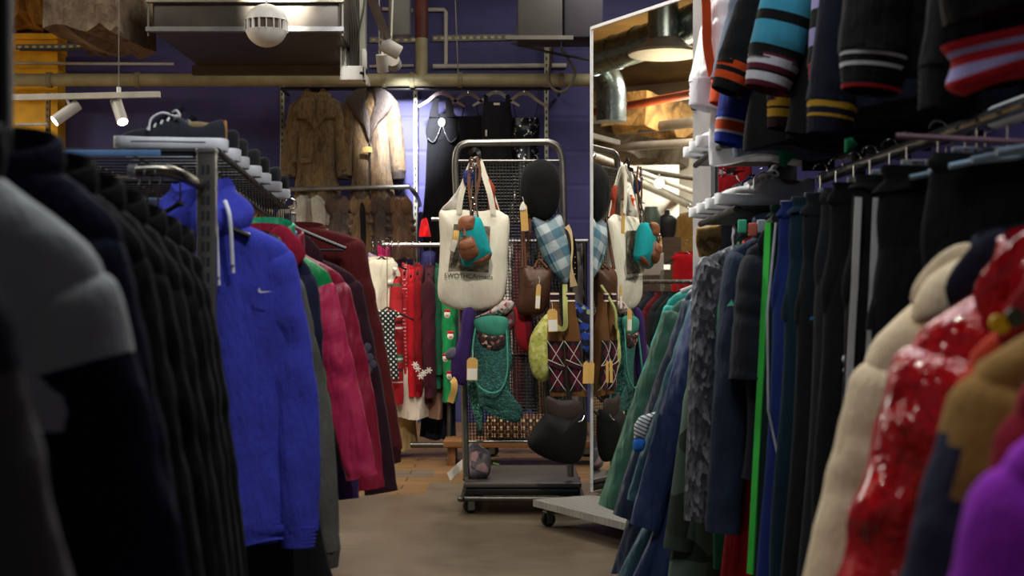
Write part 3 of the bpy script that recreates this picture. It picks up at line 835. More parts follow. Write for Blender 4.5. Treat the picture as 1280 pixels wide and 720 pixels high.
# ---- slotted wall uprights and hanging rails on the back wall
def upright(px, py0, py1, Y, label, w=.036, group=None, slots=True, mat=None):
    a = W(px, py1, Y); b = W(px, py0, Y); H = b.z-a.z
    t = E('slotted_upright', label, 'upright', a, group)
    MB().box((0, 0, H/2), (w, .03, H), None, 0, .004).build('post', mat or plain('#a5a28f', .4, .5), t)
    n = int(H/.055); s = MB()
    for i in range(n): s.box((0, -.0155, .03+H*i/n), (w*.34, .003, .026))
    s.build('slots', plain('#201f22', .7), t, False)
    return t
upright(353, 106, 560, 11.42, 'slotted upright on the wall left of the long fur coats')
upright(519.5, 100, 560, 11.42, 'slotted upright on the wall between fur coats and black dresses')
upright(683, 45, 560, 11.42, 'slotted upright on the wall right of the black dresses')
upright(60, 116, 330, 11.1, 'slotted upright in front of the yellow pillar', mat=plain('#8a6a3a', .5, .3))
def rail(pts, r, label, mat=None, name='hanging_rail', brackets=()):
    o = Vector(pts[0]); t = E(name, label, 'rail', o)
    MB().tube([Vector(p)-o for p in pts], r, 14).build('tube', mat or STEEL, t)
    for p, q in brackets: MB().box(((Vector(p)+Vector(q))/2)-o, [max(.02, abs(a-b)) for a, b in zip(p, q)]).build('bracket', mat or STEEL, t)
    return t
y0 = 11.02
a, b = W(349, 237, y0), W(516, 233.5, y0)
rail([a, b-Vector((.03, 0, 0)), b+Vector((0, .03, -.03)), b+Vector((.02, .2, -.06)), b+Vector((.03, .4, -.12))], .019, 'steel rail on the back wall carrying the short fur pieces', plain('#b9b8b0', .3, .8), brackets=[(a+Vector((.03, .02, 0)), a+Vector((.03, .4, 0)))])
a, b = W(352, 111, 11.1), W(700, 111, 11.1)
rail([a, b], .014, 'upper steel rail close under the beige pipe, carrying fur coats and dresses', DSTEEL, brackets=[(a, a+Vector((0, .36, 0))), (b, b+Vector((0, .36, 0)))])
a, b = W(20, 156, 11.0), W(60, 155, 11.0)
rail([a, b], .014, 'short pale rail in front of the yellow pillar', WH)

# ---- ambient and lamps
wd = bpy.data.worlds.new('World'); bpy.context.scene.world = wd; wd.use_nodes = True
bg = wd.node_tree.nodes['Background']; bg.inputs[0].default_value = (.55, .62, .75, 1); bg.inputs[1].default_value = .10
def area(loc, size, e, color=(1, .93, .82), aim=None, name='unseen_area_light', sy=None):
    l = bpy.data.lights.new(name, 'AREA'); l.energy = e; l.color = color; l.size = size
    if sy: l.shape = 'RECTANGLE'; l.size_y = sy
    o = bpy.data.objects.new(name, l); col.objects.link(o); o.location = loc
    if aim is not None: o.rotation_euler = (Vector(aim)-Vector(loc)).to_track_quat('-Z', 'Y').to_euler()
    return o
def spot(loc, aim, e, ang=50, blend=.6, color=(1, .9, .75), r=.05, name='spot_beam'):
    l = bpy.data.lights.new(name, 'SPOT'); l.energy = e; l.color = color; l.spot_size = R(ang); l.spot_blend = blend; l.shadow_soft_size = r
    o = bpy.data.objects.new(name, l); col.objects.link(o); o.location = loc
    o.rotation_euler = (Vector(aim)-Vector(loc)).to_track_quat('-Z', 'Y').to_euler()
    return o

# ---- camera
cam = bpy.data.cameras.new('Camera'); co = bpy.data.objects.new('Camera', cam); col.objects.link(co)
co.location = (0, 0, CAMZ); co.rotation_euler = (R(90), 0, 0)
cam.sensor_width = 36; cam.lens = 36*F/1280; cam.shift_y = (HZ-360)/1280
cam.clip_end = 100; cam.dof.use_dof = True; cam.dof.focus_distance = 6.6; cam.dof.aperture_fstop = 4.4
sc = bpy.context.scene; sc.camera = co
vs = sc.view_settings; vs.view_transform = 'Standard'; vs.look = 'None'; vs.exposure = 0; vs.gamma = 1; vs.use_curve_mapping = False
sc.cycles.use_denoising = True
sc.cycles.max_bounces = 6
# ================================================================== LEFT SIDE OF THE AISLE
BLK = cloth('#0f1011'); BLK2 = cloth('#131513'); BLK3 = cloth('#0c0c0e'); NAVY = cloth('#15152c'); OFFW = cloth('#b4b8b6', wrinkle=.35)
# ---- nearest rack
def floor_rack(name, label, pts_rail, zr, posts, rz=0):
    pass
nz = 1.18
def nx_(y): return -.60-.085*(y-1.4)
r0, r1 = Vector((nx_(.95), .95, nz+.005)), Vector((nx_(2.85), 2.85, nz-.06))
rk = E('clothes_rack', 'dark steel clothes rack carrying the near black and white jackets', 'clothes rack', (-.67, 1.9, 0)); o_ = rk.location
MB().tube([r0-o_, r1-o_], .014, 12).build('rail', DSTEEL, rk)
for y in (.95, 2.85):
    f = MB(); x = nx_(y)
    f.tube([Vector((x-.25, y, .02))-o_, Vector((x+.2, y, .02))-o_], .018, 10); f.tube([Vector((x, y, .02))-o_, Vector((x, y, nz-.06 if y > 2 else nz))-o_], .018, 10)
    f.build('end_frame', DSTEEL, rk)
one('display_post', MB().box((0, 0, .98), (.03, .03, 1.96), None, 0, .005).box((0, 0, 1.0), (.012, .036, 1.9)), plain('#232326', .6), 'dark square post rising behind the grey and navy jacket', 'post', (-.605, 1.6, 0))

G('jacket', 'dark blue grey jacket with pale sleeve seam, nearest garment on the left', 'jacket', (nx_(1.02)-.02, 1.02, 1.11), cloth('#2a3040'), S=.21, L=.72, ang=13, smat=cloth('#2a2d34'), r0=.072, r1=.05, slv=.6, seed=2, collar='stand', D=.035,
  bands=((.3, 1.0, cloth('#5e5b58')),))
def yoke(u, a):
    # pale yoke on the upper body, dark below a slanting seam
    return 0 if u < .43 else 1
G('jacket', 'pale grey and navy colour block jacket, blurred in front on the left', 'jacket', (nx_(1.4)-.012, 1.4, 1.14), OFFW, S=.20, L=.74, ang=15, slv=.62, r0=.085, r1=.06, seed=5, collar='stand', kz=.04, kmat=BLK, D=.042,
  body_mf=yoke, body_mats=[NAVY], bands=((.34, 1.01, NAVY),), slope=.11, bend=1.0, flat=.45)
ys = [1.6, 1.78, 1.96, 2.14, 2.32, 2.48, 2.64]
lab = ['navy jacket with dark collar right behind the pale grey and navy one', 'plain black jacket, second behind the pale colour block one',
       'black sweatshirt with ribbed cuffs in the middle of the near black garments', 'charcoal black coat before the two last black garments by the post',
       'black jacket with grey sleeve edge near the slotted post', 'soft black sweatshirt just in front of the last black coat', 'last black coat on the near rack, touching the slotted post']
mt = [NAVY, BLK, BLK3, BLK2, cloth('#101112'), BLK, BLK2]
for i, y in enumerate(ys):
    x = nx_(y); cat_ = 'coat' if 'coat' in lab[i] else 'sweatshirt' if 'sweatshirt' in lab[i] else 'jacket'
    G(cat_, lab[i], cat_, (x, y, 1.16-.05*(y-1.6)), mt[i], S=.165-.006*i, L=.80+.03*(i % 3), ang=12-.6*i, slv=.60+.02*(i % 2), r0=.07, r1=.05, D=.034,
      seed=20+i, collar='stand', kz=.03, slope=.075+.006*i, bend=.85, bands=((.0, .06, cloth('#2c302d')),) if i % 2 else (), cmat=mt[i] if i in (2, 5) else None)
    hanger((x, y, 1.15-.05*(y-1.6)), BLACKP, 'black plastic hanger on the near left rack', 'black hangers on the near left rack', w=.09, drop=.05, hook=.045)

# ---- the middle rack with shoe shelf
pY = 3.2
def gondola_post(x, y, H, label):
    t = E('slotted_post', label, 'post', (x, y, 0))
    MB().box((0, 0, H/2), (.044, .03, H), None, 0, .004).build('post', plain('#85837c', .32, .85), t)
    n = int(H/.036); s = MB()
    for i in range(n):
        s.box((-.006, -.0155, .02+.036*i), (.007, .002, .019)); s.box((.006, -.0155, .02+.036*i), (.007, .002, .019))
    s.build('slots', plain('#1d1e26', .7), t, False)
    MB().box((0, 0, H+.004), (.048, .034, .012), None, 0, .004).build('cap', plain('#b9b9b6', .3, .9), t)
    return t
px_ = W(259, 0, pY).x
gondola_post(px_, pY, W(0, 191, pY).z, 'near slotted steel post of the left shoe rack, beside the blue hoodie')
gondola_post(px_-.18, 5.5, 1.36, 'far slotted steel post of the left shoe rack')
# curved front arm
pts = [W(168, 214, 3.0), W(205, 213, 3.02), W(228, 220, 3.06), W(250, 231, 3.18)]
at = E('bent_arm', 'bent steel arm reaching from the slotted post over the black garments', 'rack arm', pts[-1])
MB().tube([p-pts[-1] for p in crom(pts, 20)], .0135, 14).build('tube', plain('#7d7a72', .28, .95), at)
MB().tube([pts[0]-pts[-1]+Vector((-.012, 0, 0)), pts[0]-pts[-1]+Vector((.006, 0, 0))], .0155, 14).build('end_cap', plain('#aeb4ba', .25, .8), at)
for k in range(3): hanger(pts[0].lerp(pts[1], .1+.35*k)-Vector((0, 0, .10)), BLACKP, 'black plastic hanger on the bent arm', 'black hangers on the bent arm', w=.12, hook=.10, hmat=BLACKM, rz=R(80))
# rails
ra, rb = Vector((-.745, 3.24, 1.315)), Vector((-.90, 5.25, 1.315))
rail([ra, rb], .014, 'aisle side rail of the left shoe rack, carrying the blue hoodie', DSTEEL)
rail([ra+Vector((-.42, .05, .02)), rb+Vector((-.42, 0, .02))], .014, 'far side rail of the left shoe rack', DSTEEL)
# shelf: wire shelf with frame, pale front lip
zs = W(0, 191, 3.45).z
sh = E('shoe_shelf', 'black wire shelf with sneakers on top of the left rack', 'shelf', (-1.2, 4.4, zs)); o_ = sh.location
f = MB()
xl, xr = -1.66, -.74
for p, q in (((xl, 3.42), (xr, 3.42)), ((xl-.15, 5.25), (xr-.15, 5.25)), ((xl, 3.42), (xl-.15, 5.25)), ((xr, 3.42), (xr-.15, 5.25))):
    f.tube([Vector((*p, zs))-o_, Vector((*q, zs))-o_], .009, 8)
    f.tube([Vector((*p, zs-.075))-o_, Vector((*q, zs-.075))-o_], .007, 8)
f.build('frame', IRON, sh)
wv = MB()
for i in range(26):
    u = i/25; wv.tube([Vector((xl-.15*u, 3.42+2.03*u, zs))-o_, Vector((xr-.15*u, 3.42+2.03*u, zs))-o_, Vector((xr-.15*u, 3.42+2.03*u, zs-.075))-o_], .0035, 6)
for i in range(6):
    x = xl+(xr-xl)*(i+.5)/6; wv.tube([Vector((x, 3.42, zs))-o_, Vector((x-.15, 5.25, zs))-o_], .003, 6)
wv.build('wires', IRON, sh)
MB().box(Vector(((xl+xr)/2-.08, 3.405, zs-.006))-o_, (xr-xl-.12, .012, .016), None, 0, .003).build('front_lip', plain('#5f83b4', .4), sh)['label'] = 'blue front lip'
MB().box(Vector((-1.03, 3.6, zs-.12))-o_, (.36, .3, .012), None, 0, .004).build('lower_tray', plain('#a9c2dc', .35), sh)['label'] = 'pale blue lower tray'
MB().box(Vector((-1.10, 3.5, zs-.065))-o_, (.26, .1, .012), None, 0, .004).build('price_strip', plain('#b9b59a', .45), sh)
# sneakers on the shelf
dark = cloth('#23272f', wrinkle=.2); WHR = plain('#d8dde4', .45); LAC = cloth('#dfe3ea', wrinkle=.2)
zz = zs+.010
shoe((W(214, 0, 3.5).x, 3.5, zz), R(4), dark, WHR, 'navy low sneaker with loose white laces at the shelf front', LAC, plain('#b07a3c', .7), stripe=plain('#2a3347', .5), k=.93)
sx = [(-.775, 3.75, 'black sneaker with white sole just behind the laced navy one', '#15171b'), (-.79, 3.95, 'black suede sneaker, third along the left shelf edge', '#1b1c1e'), (-.80, 4.2, 'dark sneaker with thick white sole, fourth along the left shelf edge', '#202124'),
      (-.815, 4.45, 'black sneaker with grey sole, fifth along the left shelf edge', '#17181c'), (-.83, 4.75, 'charcoal sneaker, next to last along the left shelf edge', '#26272b'), (-.85, 5.05, 'black sneaker farthest along the left shelf edge', '#131316')]
for i, (x, y, lb, h) in enumerate(sx):
    shoe((x-.13, y, zz), R(2+3*(i % 3)), cloth(h, wrinkle=.2), plain(('#cfd3da', '#b9bcc2', '#d4d6da')[i % 3], .45), lb, cloth('#8d8f95', wrinkle=.2), group='sneakers along the left shelf edge', stripe=plain('#33363d', .5))
# red things lying on the shelf
def heap(name, label, cat, c, sx, sy, sz, mat, seed, group=None):
    rnd = random.Random(seed); mb = MB(); n = 30; rs = []
    ph = [rnd.uniform(0, 6.28) for _ in range(6)]
    for i in range(11):
        u = i/10; k = math.cos(u*math.pi/2)**.8*.98+.02; r = []
        for j in range(n):
            a = 2*math.pi*j/n
            w = 1+.16*math.sin(3*a+ph[0]+u*2)+.1*math.sin(5*a+ph[1]-u*4)
            r.append(Vector((sx*k*w*math.cos(a), sy*k*w*math.sin(a), sz*math.sin(u*math.pi/2)*(1+.22*math.sin(2*a+ph[2])+.1*math.sin(7*a+ph[3])))))
        rs.append(r)
    mb.rings(rs, True, True); return one(name, mb, mat, label, cat, c, group)
heap('knitted_hat', 'crumpled crimson knitted hat lying on the left shelf', 'hat', (W(82, 0, 4.35).x, 4.35, zz-.005), .085, .1, .085, cloth('#8c1530'), 3)
heap('glove', 'small dark red glove lying beside the crimson hat', 'glove', (W(110, 0, 4.4).x, 4.38, zz-.005), .05, .06, .03, cloth('#6a1426'), 5)
# black wire basket front below the shelf and hangers seen through it
hb = 'black hangers on the far side rail of the left shoe rack'
for i in range(16):
    u = i/15; p = ra.lerp(rb, u*.9+.02)
    hanger((p.x-.06-.0*u, p.y+.03, p.z-.075+.0), BLACKP, 'black plastic hanger on the left shoe rack', 'black hangers on the left shoe rack', w=.17, hook=.088, hmat=BLACKM, th=.007)

# ---- clothes on the middle rack, front to back
BLUE = cloth('#383fae', wrinkle=.45, var=.08)
hx = W(256, 0, 3.38).x
h = G('hoodie', 'royal blue hooded sweatshirt with white swoosh and white drawstrings', 'hoodie', (hx, 3.36, 1.215), BLUE, S=.225, L=.765, hem=.235, ang=10, slv=.66, r0=.078, r1=.05, seed=41, collar='hood', cmat=BLUE, hmat=BLUE, D=.05, fold=.012, bend=.15, slope=.085)
for sx_, L_ in ((.05, .15), (.085, .12)):
    d = MB(); d.tube(crom([(sx_-.018, -.062, .035), (sx_-.004, -.076, .0), (sx_, -.072, -L_*.5), (sx_+.002, -.068, -L_)], 16), .0052, 8)
    d.tube([(sx_+.002, -.064, -L_), (sx_+.003, -.064, -L_-.02)], .0045, 8)
    d.build('drawstring', cloth('#d3d6ea', wrinkle=.1), h)
# white swoosh
c0 = Vector((.165, -.0625, -.185)); k = .00042
up = [(-38, 22), (-34, 4), (-18, -4), (0, -2), (40, 0)]
lo = [(40, 4), (5, 3), (-8, 5), (-20, 9), (-24, 18), (-38, 22)]
ol = [(x*k*1.0, -y*k+.0) for x, y in [(-36, -22), (-41, -10), (-40, 2), (-32, 8), (-20, 8), (0, 5), (44, -1), (2, -2), (-14, -3), (-24, -3), (-29, -8), (-30, -14)]]
sw = MB(); plate(sw, [(c0.x+x, c0.z+z) for x, z in ol], c0.y, .003); sw.build('swoosh', cloth('#c9cbe0', wrinkle=.05), h, False)['label'] = 'white swoosh'
hanger((hx, 3.37, 1.235), BLACKP, 'black hanger inside the blue hoodie', w=.14, hook=.085)
def LG(name, label, cat, y, z, mat, nx=-.70, **kw):
    kw.setdefault('S', .2); kw.setdefault('ang', 11); kw.setdefault('D', .036); kw.setdefault('slv', .6); kw.setdefault('bend', .4)
    return G(name, label, cat, (nx, y, z), mat, **kw)
LG('long_shirt', 'long black shirt hanging out below the blue hoodie', 'shirt', 3.5, 1.17, cloth('#0f0f12'), L=.89, S=.15, ang=4, slv=.5, seed=51, hem=.2, lean=.05)
LG('sweatshirt', 'grey sweatshirt directly behind the blue hoodie', 'sweatshirt', 3.6, 1.165, cloth('#54544f'), S=.14, L=.80, hem=.25, ang=13, slv=.70, seed=52, cmat=cloth('#4a4a46'), nx=-.695)
LG('jacket', 'navy jacket with crimson collar behind the grey sweatshirt', 'jacket', 3.72, 1.165, cloth('#161a33'), S=.15, L=.70, ang=4, seed=53, collar='fold', kmat=cloth('#8c1732'), nx=-.69, slope=.085)
RASP = nylon('#b82a55')
LG('windbreaker', 'raspberry and green windbreaker on the left shoe rack', 'jacket', 3.86, 1.165, nylon('#0f8a4a'), S=.205, L=.64, hem=.2, ang=16, slv=.53, r0=.075, r1=.045, seed=54, smat=RASP, bands=((0, .12, nylon('#b01f3c')),), collar='stand', kmat=nylon('#18986c'), kz=.06, nx=-.705, bend=.85)
LG('jumper', 'purple jumper between raspberry windbreaker and crimson jacket', 'jumper', 4.0, 1.16, cloth('#3a2a5e'), S=.20, L=.6, ang=10, seed=55, kmat=nylon('#1d5f9c'), collar='stand', nx=-.72)
LG('jacket', 'crimson zip jacket behind the purple jumper', 'jacket', 4.13, 1.165, nylon('#8e1634'), S=.225, L=.66, ang=14, slv=.6, seed=56, collar='stand', nx=-.72, bend=.6)
LG('blouson', 'dark plum blouson with grey leaf print on its sleeve', 'jacket', 4.28, 1.17, cloth('#2e1420'), S=.245, L=.72, ang=13, slv=.64, seed=57, r0=.08, collar='fold', nx=-.72, bend=.7)
mg = LG('sweatshirt', 'brownish maroon sweatshirt at the far end of the left rack', 'sweatshirt', 4.5, 1.25, cloth('#5c1c1c'), S=.205, L=.80, ang=13, slv=.68, seed=58, r0=.085, r1=.055, nx=-.70, slope=.04, bend=.8, hem=.25, cmat=cloth('#3c1214'))
hanger((-.72, 4.42, 1.255), BLACKP, 'black hanger showing left of the maroon sweatshirt', w=.18, hook=.08, bar=True)
lf = MB()
for (px, py) in ((461, 434), (464, 447), (457, 441), (462, 462), (468, 455)):
    q = W(px, py, 4.26); puff(lf, [(q.x-.012, q.z), (q.x, q.z+.016), (q.x+.014, q.z+.004), (q.x+.004, q.z-.014)], 0, .003, 12)
o = lf.build('leaf_print', cloth('#54505e'), None)
o.parent = bpy.data.objects['blouson']; o.location = -Vector(bpy.data.objects['blouson'].location)+Vector((0, 4.205, 0))
# low bar of the middle rack
rail([Vector((-.80, 3.22, .10)), Vector((-.97, 5.5, .10))], .018, 'low foot bar of the left shoe rack', DSTEEL)
bs = MB(); bs.box((0, 0, .05), (.5, .06, .1), None, 0, .01)
one('floor_stand', bs, DSTEEL, 'steel floor stand under the near end of the left shoe rack', 'floor stand', (-.80, 3.16, 0), smooth=False)
# things glimpsed under the shelf: a yellow storage cube by the back wall
yc = E('storage_cube', 'yellow storage cube glimpsed under the left shoe shelf', 'storage', (W(240, 0, 8.6).x, 8.6, 0))
MB().box((0, 0, .78), (.9, .4, 1.56), None, 0, .01).build('body', YEL, yc)
MB().box((0, -.01, 1.585), (.96, .44, .05), None, 0, .008).build('top', plain('#b7a27a', .6), yc)
heap('scarf', 'red scarf lying on the yellow storage cube', 'scarf', (W(325, 0, 8.6).x-.2, 8.6, 1.612), .14, .12, .1, cloth('#a8202c'), 8)
# ================================================================== BACK WALL CLOTHES
yw = 11.1
FUR1 = fur('#4e3a1e', '#b8965c', (30, 30, 9), 9); FUR2 = fur('#33210f', '#a8824c', (34, 34, 6), 16)
FURD = fur('#1f130b', '#4e331c', (40, 40, 9)); IVORY = fur('#d6c8ac', '#fff6e4', (40, 40, 10))
def fc(px, py, Y=yw): return W(px, py, Y)
n = fc(396, 119)
t = G('fur_coat', 'long honey brown fur coat, left of the two on the wall', 'fur coat', n, FUR1, S=.215, L=1.12, hem=.25, D=.06, slope=.07, slv=.56, ang=10, r0=.075, r1=.062, seed=61, collar='fold', kmat=FUR1, flat=1.05, wr=.006, fold=.022, freq=7, cmat=FURD, cuff=.02, waist=.165)
lp = MB(); puff(lp, [(-.19, -.13), (-.12, -.04), (-.01, -.06), (0, -.28), (-.07, -.21), (-.16, -.2)], -.075, .02, 30); lp.build('lapel', FUR1, t)
lp = MB(); puff(lp, [(.17, -.13), (.11, -.04), (.01, -.06), (0, -.28), (.07, -.21), (.14, -.2)], -.075, .02, 30); lp.build('lapel', FUR1, t)
pk = MB(); puff(pk, [(-.15, -.52), (-.05, -.53), (-.05, -.56), (-.15, -.56)], -.075, .012, 20); pk.build('pocket_flap', FUR1, t)
n2 = fc(464, 114)
t2 = G('fur_coat', 'long striped brown fur coat with dark shawl collar, right of the honey brown one', 'fur coat', n2, FUR2, S=.215, L=1.18, hem=.235, D=.06, slope=.075, slv=.55, ang=9, r0=.075, r1=.06, waist=.16, seed=63, collar='fold', kmat=FURD, flat=1.05, wr=.006, fold=.022, freq=8, cmat=FURD, cuff=.07)
for sd in (-1, 1):
    lp = MB(); puff(lp, [(sd*.03, .03), (sd*.12, .0), (sd*.2, -.08), (sd*.15, -.18), (sd*.05, -.3), (sd*.005, -.42), (sd*.0, -.25), (sd*.04, -.1)], -.078, .028, 36); lp.build('shawl_collar', FURD, t2)
MB().tube([(0, -.082, -.42), (0.004, -.085, -.8), (0, -.083, -1.14)], .006, 6).build('front_edge', FURD, t2)
price_tag(fc(459, 183, yw-.12), .075, .045, 0, 0, 'cream price tag pinned to the striped fur coat', white=False)
for c, m in ((n, '#20140c'), (n2, '#3a1f12')):
    hanger(c+Vector((0, 0, -.0)), plain(m, .5), 'dark hanger inside a long fur coat on the wall', 'hangers of the long fur coats', w=.17, hook=.08)
ys_ = 11.0
t = G('fur_jacket', 'ivory fur jacket hanging under the two long fur coats', 'fur jacket', W(388, 252, ys_), IVORY, S=.235, L=.6, hem=.25, D=.07, slope=.07, slv=.5, ang=9, r0=.1, r1=.075, seed=65, collar='fold', kmat=IVORY, flat=.8, wr=.008, fold=.014)
for sd in (-1, 1):
    lp = MB(); puff(lp, [(sd*.02, .02), (sd*.1, .0), (sd*.14, -.12), (sd*.09, -.3), (sd*.02, -.42), (sd*.03, -.2)], -.085, .035, 34); lp.build('fur_lapel', IVORY, t)
hanger(W(388, 250, ys_), BLACKP, 'black hanger holding the ivory fur jacket', w=.1, hook=.08)
MB_ = MB(); 
bf = [(424, 'dark brown curly fur jacket right of the ivory one', fur('#2a190d', '#6b4826', (24, 24, 18)), .105, .56, 67), (452, 'honey fur jacket with black lining, middle of the three brown short furs', fur('#4a3216', '#9c7236', (28, 28, 5)), .1, .62, 68),
      (478, 'dark chestnut fur jacket left of the ginger one', fur('#22130a', '#5f3c1e', (26, 26, 10)), .1, .5, 69), (501, 'ginger brown fur jacket at the right end of the short furs', fur('#4a2a10', '#9a6630', (26, 26, 8)), .1, .46, 70)]
for px, lb, m, S, L, sd in bf:
    hanger(W(px, 250, ys_), BLACKP, 'black hanger carrying a short brown fur', 'hangers of the short brown furs', w=.07, hook=.08)
    t = G('fur_jacket', lb, 'fur jacket', W(px, 253, ys_), m, S=S, L=L, hem=S*1.05, D=.08, slope=.04, slv=L*.8, ang=3, r0=.062, r1=.05, seed=sd, collar='fold', kmat=m, flat=1.0, wr=.016, fold=.03, freq=13, neck=.05)
    if 'lining' in lb: puff(MB(), [(.0, -.02), (.035, -.05), (.045, -.3), (.02, -.45), (-.005, -.2)], -.085, .012, 24).build('lining', cloth('#121012'), t)

# ---- black evening wear
BD = cloth('#0c0c10', wrinkle=.3); VEST = cloth('#1c1c20', wrinkle=.2); SEQ = sequins('#141418')
def wooden(px, py, m, lb, Y=yw): return hanger(W(px, py, Y), m, lb, None, w=.19, drop=.1, hook=.075, wooden=True)
wooden(552, 118, plain('#5c2418', .4), 'dark red wooden hanger of the halter dress')
wooden(585, 119, plain('#4a1a1a', .4), 'dark wine wooden hanger of the strappy black top')
wooden(620, 117, plain('#9a958c', .5), 'grey wooden hanger of the black tank top')
wooden(655, 118, plain('#8a7a60', .5), 'pale beige wooden hanger of the sequin top')
t = E('halter_dress', 'black halter dress with charcoal waistcoat top and pale brooch', 'dress', W(553, 128, yw))
bd = MB(); torso(bd, [(.10, .09, .05), (.16, .115, .07), (.28, .125, .075), (.33, .115, .07)], 14, fold=.004, seed=3); 
v = MB(); torso(v, [(0, .105, .05), (.05, .12, .065), (.16, .135, .075), (.215, .125, .075)], 14, fold=.005, seed=4); vo = v.build('waistcoat', VEST, t); vo.location = (0, 0, -.10)
for sd in (-1, 1):
    st = MB(); st.ribbon(crom([(sd*.045, -.02, .03), (sd*.06, -.05, -.05), (sd*.065, -.062, -.13)], 10), .05, .012, (0, -1, 0), wfun=lambda u: .035+.05*u); st.build('halter_strap', VEST, t)
    pt = MB(); puff(pt, [(sd*.005, -.20), (sd*.1, -.2), (sd*.125, -.30), (sd*.06, -.345), (sd*.01, -.25)], -.062, .02, 24); pt.build('waistcoat_point', VEST, t)
    tr = MB(); tr.tube(crom([(sd*.008, -.084, -.2), (sd*.03, -.088, -.27), (sd*.07, -.085, -.335), (sd*.118, -.078, -.30)], 12), .006, 6); tr.build('silver_trim', sequins('#6a6a70'), t)
sk = MB(); torso(sk, [(0, .12, .07), (.2, .135, .08), (.6, .15, .09), (.95, .16, .1)], 24, fold=.014, freq=12, seed=5); so = sk.build('skirt', BD, t); so.location = (0, 0, -.27)
MB().ball((0, -.085, -.175), .03, .012, .036, 10).build('brooch', plain('#f2f0ea', .2, .3), t)
t = E('camisole_dress', 'plain black dress with thin straps, second black dress from the left', 'dress', W(588, 146, yw+.02))
sk = MB(); torso(sk, [(0, .12, .05), (.1, .125, .065), (.25, .11, .06), (.5, .14, .08), (.9, .15, .09)], 26, fold=.01, freq=12, seed=6); sk.build('body', BD, t)
for sd in (-1, 1): MB().tube(crom([(sd*.07, -.02, -.01), (sd*.055, -.01, .06), (sd*.05, 0, .115)], 8), .004, 6).build('strap', BD, t)
t = E('tank_top', 'black ribbed tank top with a white neck label', 'top', W(621, 128, yw))
sk = MB(); torso(sk, [(0, .11, .04), (.06, .115, .06), (.16, .13, .07), (.42, .125, .07), (.8, .15, .08)], 26, fold=.008, freq=16, seed=7); sk.build('body', cloth('#1a1a1f', wrinkle=.3), t)
for sd in (-1, 1): MB().ribbon(crom([(sd*.085, -.02, -.02), (sd*.09, -.01, .03), (sd*.085, 0, .06)], 8), .035, .01).build('strap', cloth('#1a1a1f', wrinkle=.3), t)
MB().box((0, -.05, -.02), (.05, .004, .018)).build('neck_label', PAPER, t, False)
MB().box((-.085, -.085, -.26), (.014, .004, .05)).build('swing_tag', PAPER, t, False)
t = E('sequin_top', 'black sequin bustier dress under the pale beige hanger', 'dress', W(657, 148, yw))
sk = MB(); torso(sk, [(0, .11, .05), (.08, .118, .07), (.25, .105, .06), (.5, .13, .08), (.85, .14, .08)], 26, fold=.008, freq=14, seed=8); sk.build('body', SEQ, t)
for sd in (-1, 1): MB().tube(crom([(sd*.07, -.02, -.01), (sd*.09, -.01, .06), (sd*.1, 0, .12)], 8), .003, 6).build('strap', BD, t)

# ================================================================== KNITWEAR RACK (turned across the view)
Yx = 8.9; zr = W(0, 306, Yx).z
xa_, xb_ = W(478, 0, Yx).x, W(590, 0, Yx).x
kr = E('clothes_rack', 'steel clothes rack with red christmas jumpers behind the tote bag', 'clothes rack', ((xa_+xb_)/2, Yx, 0)); o_ = kr.location
MB().tube([(xa_-o_.x, 0, zr), (xb_-o_.x, 0, zr)], .014, 12).build('rail', plain('#c6c7c4', .3, .8), kr)
for x in (xb_-.14,):
    for dy in (-.22, .22): MB().tube([(x-o_.x, dy, .09), (x-o_.x, dy*.3, zr+.0)], .015, 10).build('leg', DSTEEL, kr)
MB().tube([(xa_-o_.x+.2, -.22, .10), (xb_-o_.x, -.22, .10)], .018, 10).build('foot_bar', DSTEEL, kr)
MB().tube([(xa_-o_.x+.02, 0, .05), (xa_-o_.x+.02, 0, zr)], .014, 10).build('leg', DSTEEL, kr)
MB().tube([(xa_-o_.x+.3, .35, zr+.19), (xb_-o_.x+.05, .35, zr+.19)], .014, 10).build('rail', plain('#c6c7c4', .3, .8), kr)
RED = cloth('#b01420', wrinkle=.35); DRED = cloth('#7c0c18', wrinkle=.35); BURG = cloth('#3f1422', wrinkle=.35)
def KG(name, label, cat, px, py, mat, rz=90, Y=Yx, **kw):
    kw.setdefault('S', .19); kw.setdefault('D', .034); kw.setdefault('slv', .56); kw.setdefault('flat', .6); kw.setdefault('r0', .062); kw.setdefault('r1', .045); kw.setdefault('L', .72); kw.setdefault('ang', 3)
    c = W(px, py, Y); g = G(name, label, cat, c, mat, rz=R(rz), **kw)
    hanger(c+Vector((0, 0, .015)), BLACKP, 'black hanger on the christmas jumper rack', 'hangers on the christmas jumper rack', w=.17, hook=max(.06, zr-c.z), rz=R(rz))
    return g
CREAM_ = cloth('#e2d9c4', wrinkle=.5)
KG('cardigan', 'pale lilac cardigan peeping out left of the red jumpers', 'cardigan', 466, 320, cloth('#a894b4'), S=.17, L=.5)
KG('shirt', 'magenta shirt collar peeping out above the cream blouse', 'shirt', 478, 317, cloth('#a8125a'), S=.17, L=.5, collar='fold')
KG('blouse', 'cream crinkled blouse at the left end of the christmas jumpers', 'blouse', 477, 325, CREAM_, rz=25, Y=8.68, S=.13, L=.95, hem=.13, D=.05, fold=.02, freq=14, slv=.5, r0=.045)
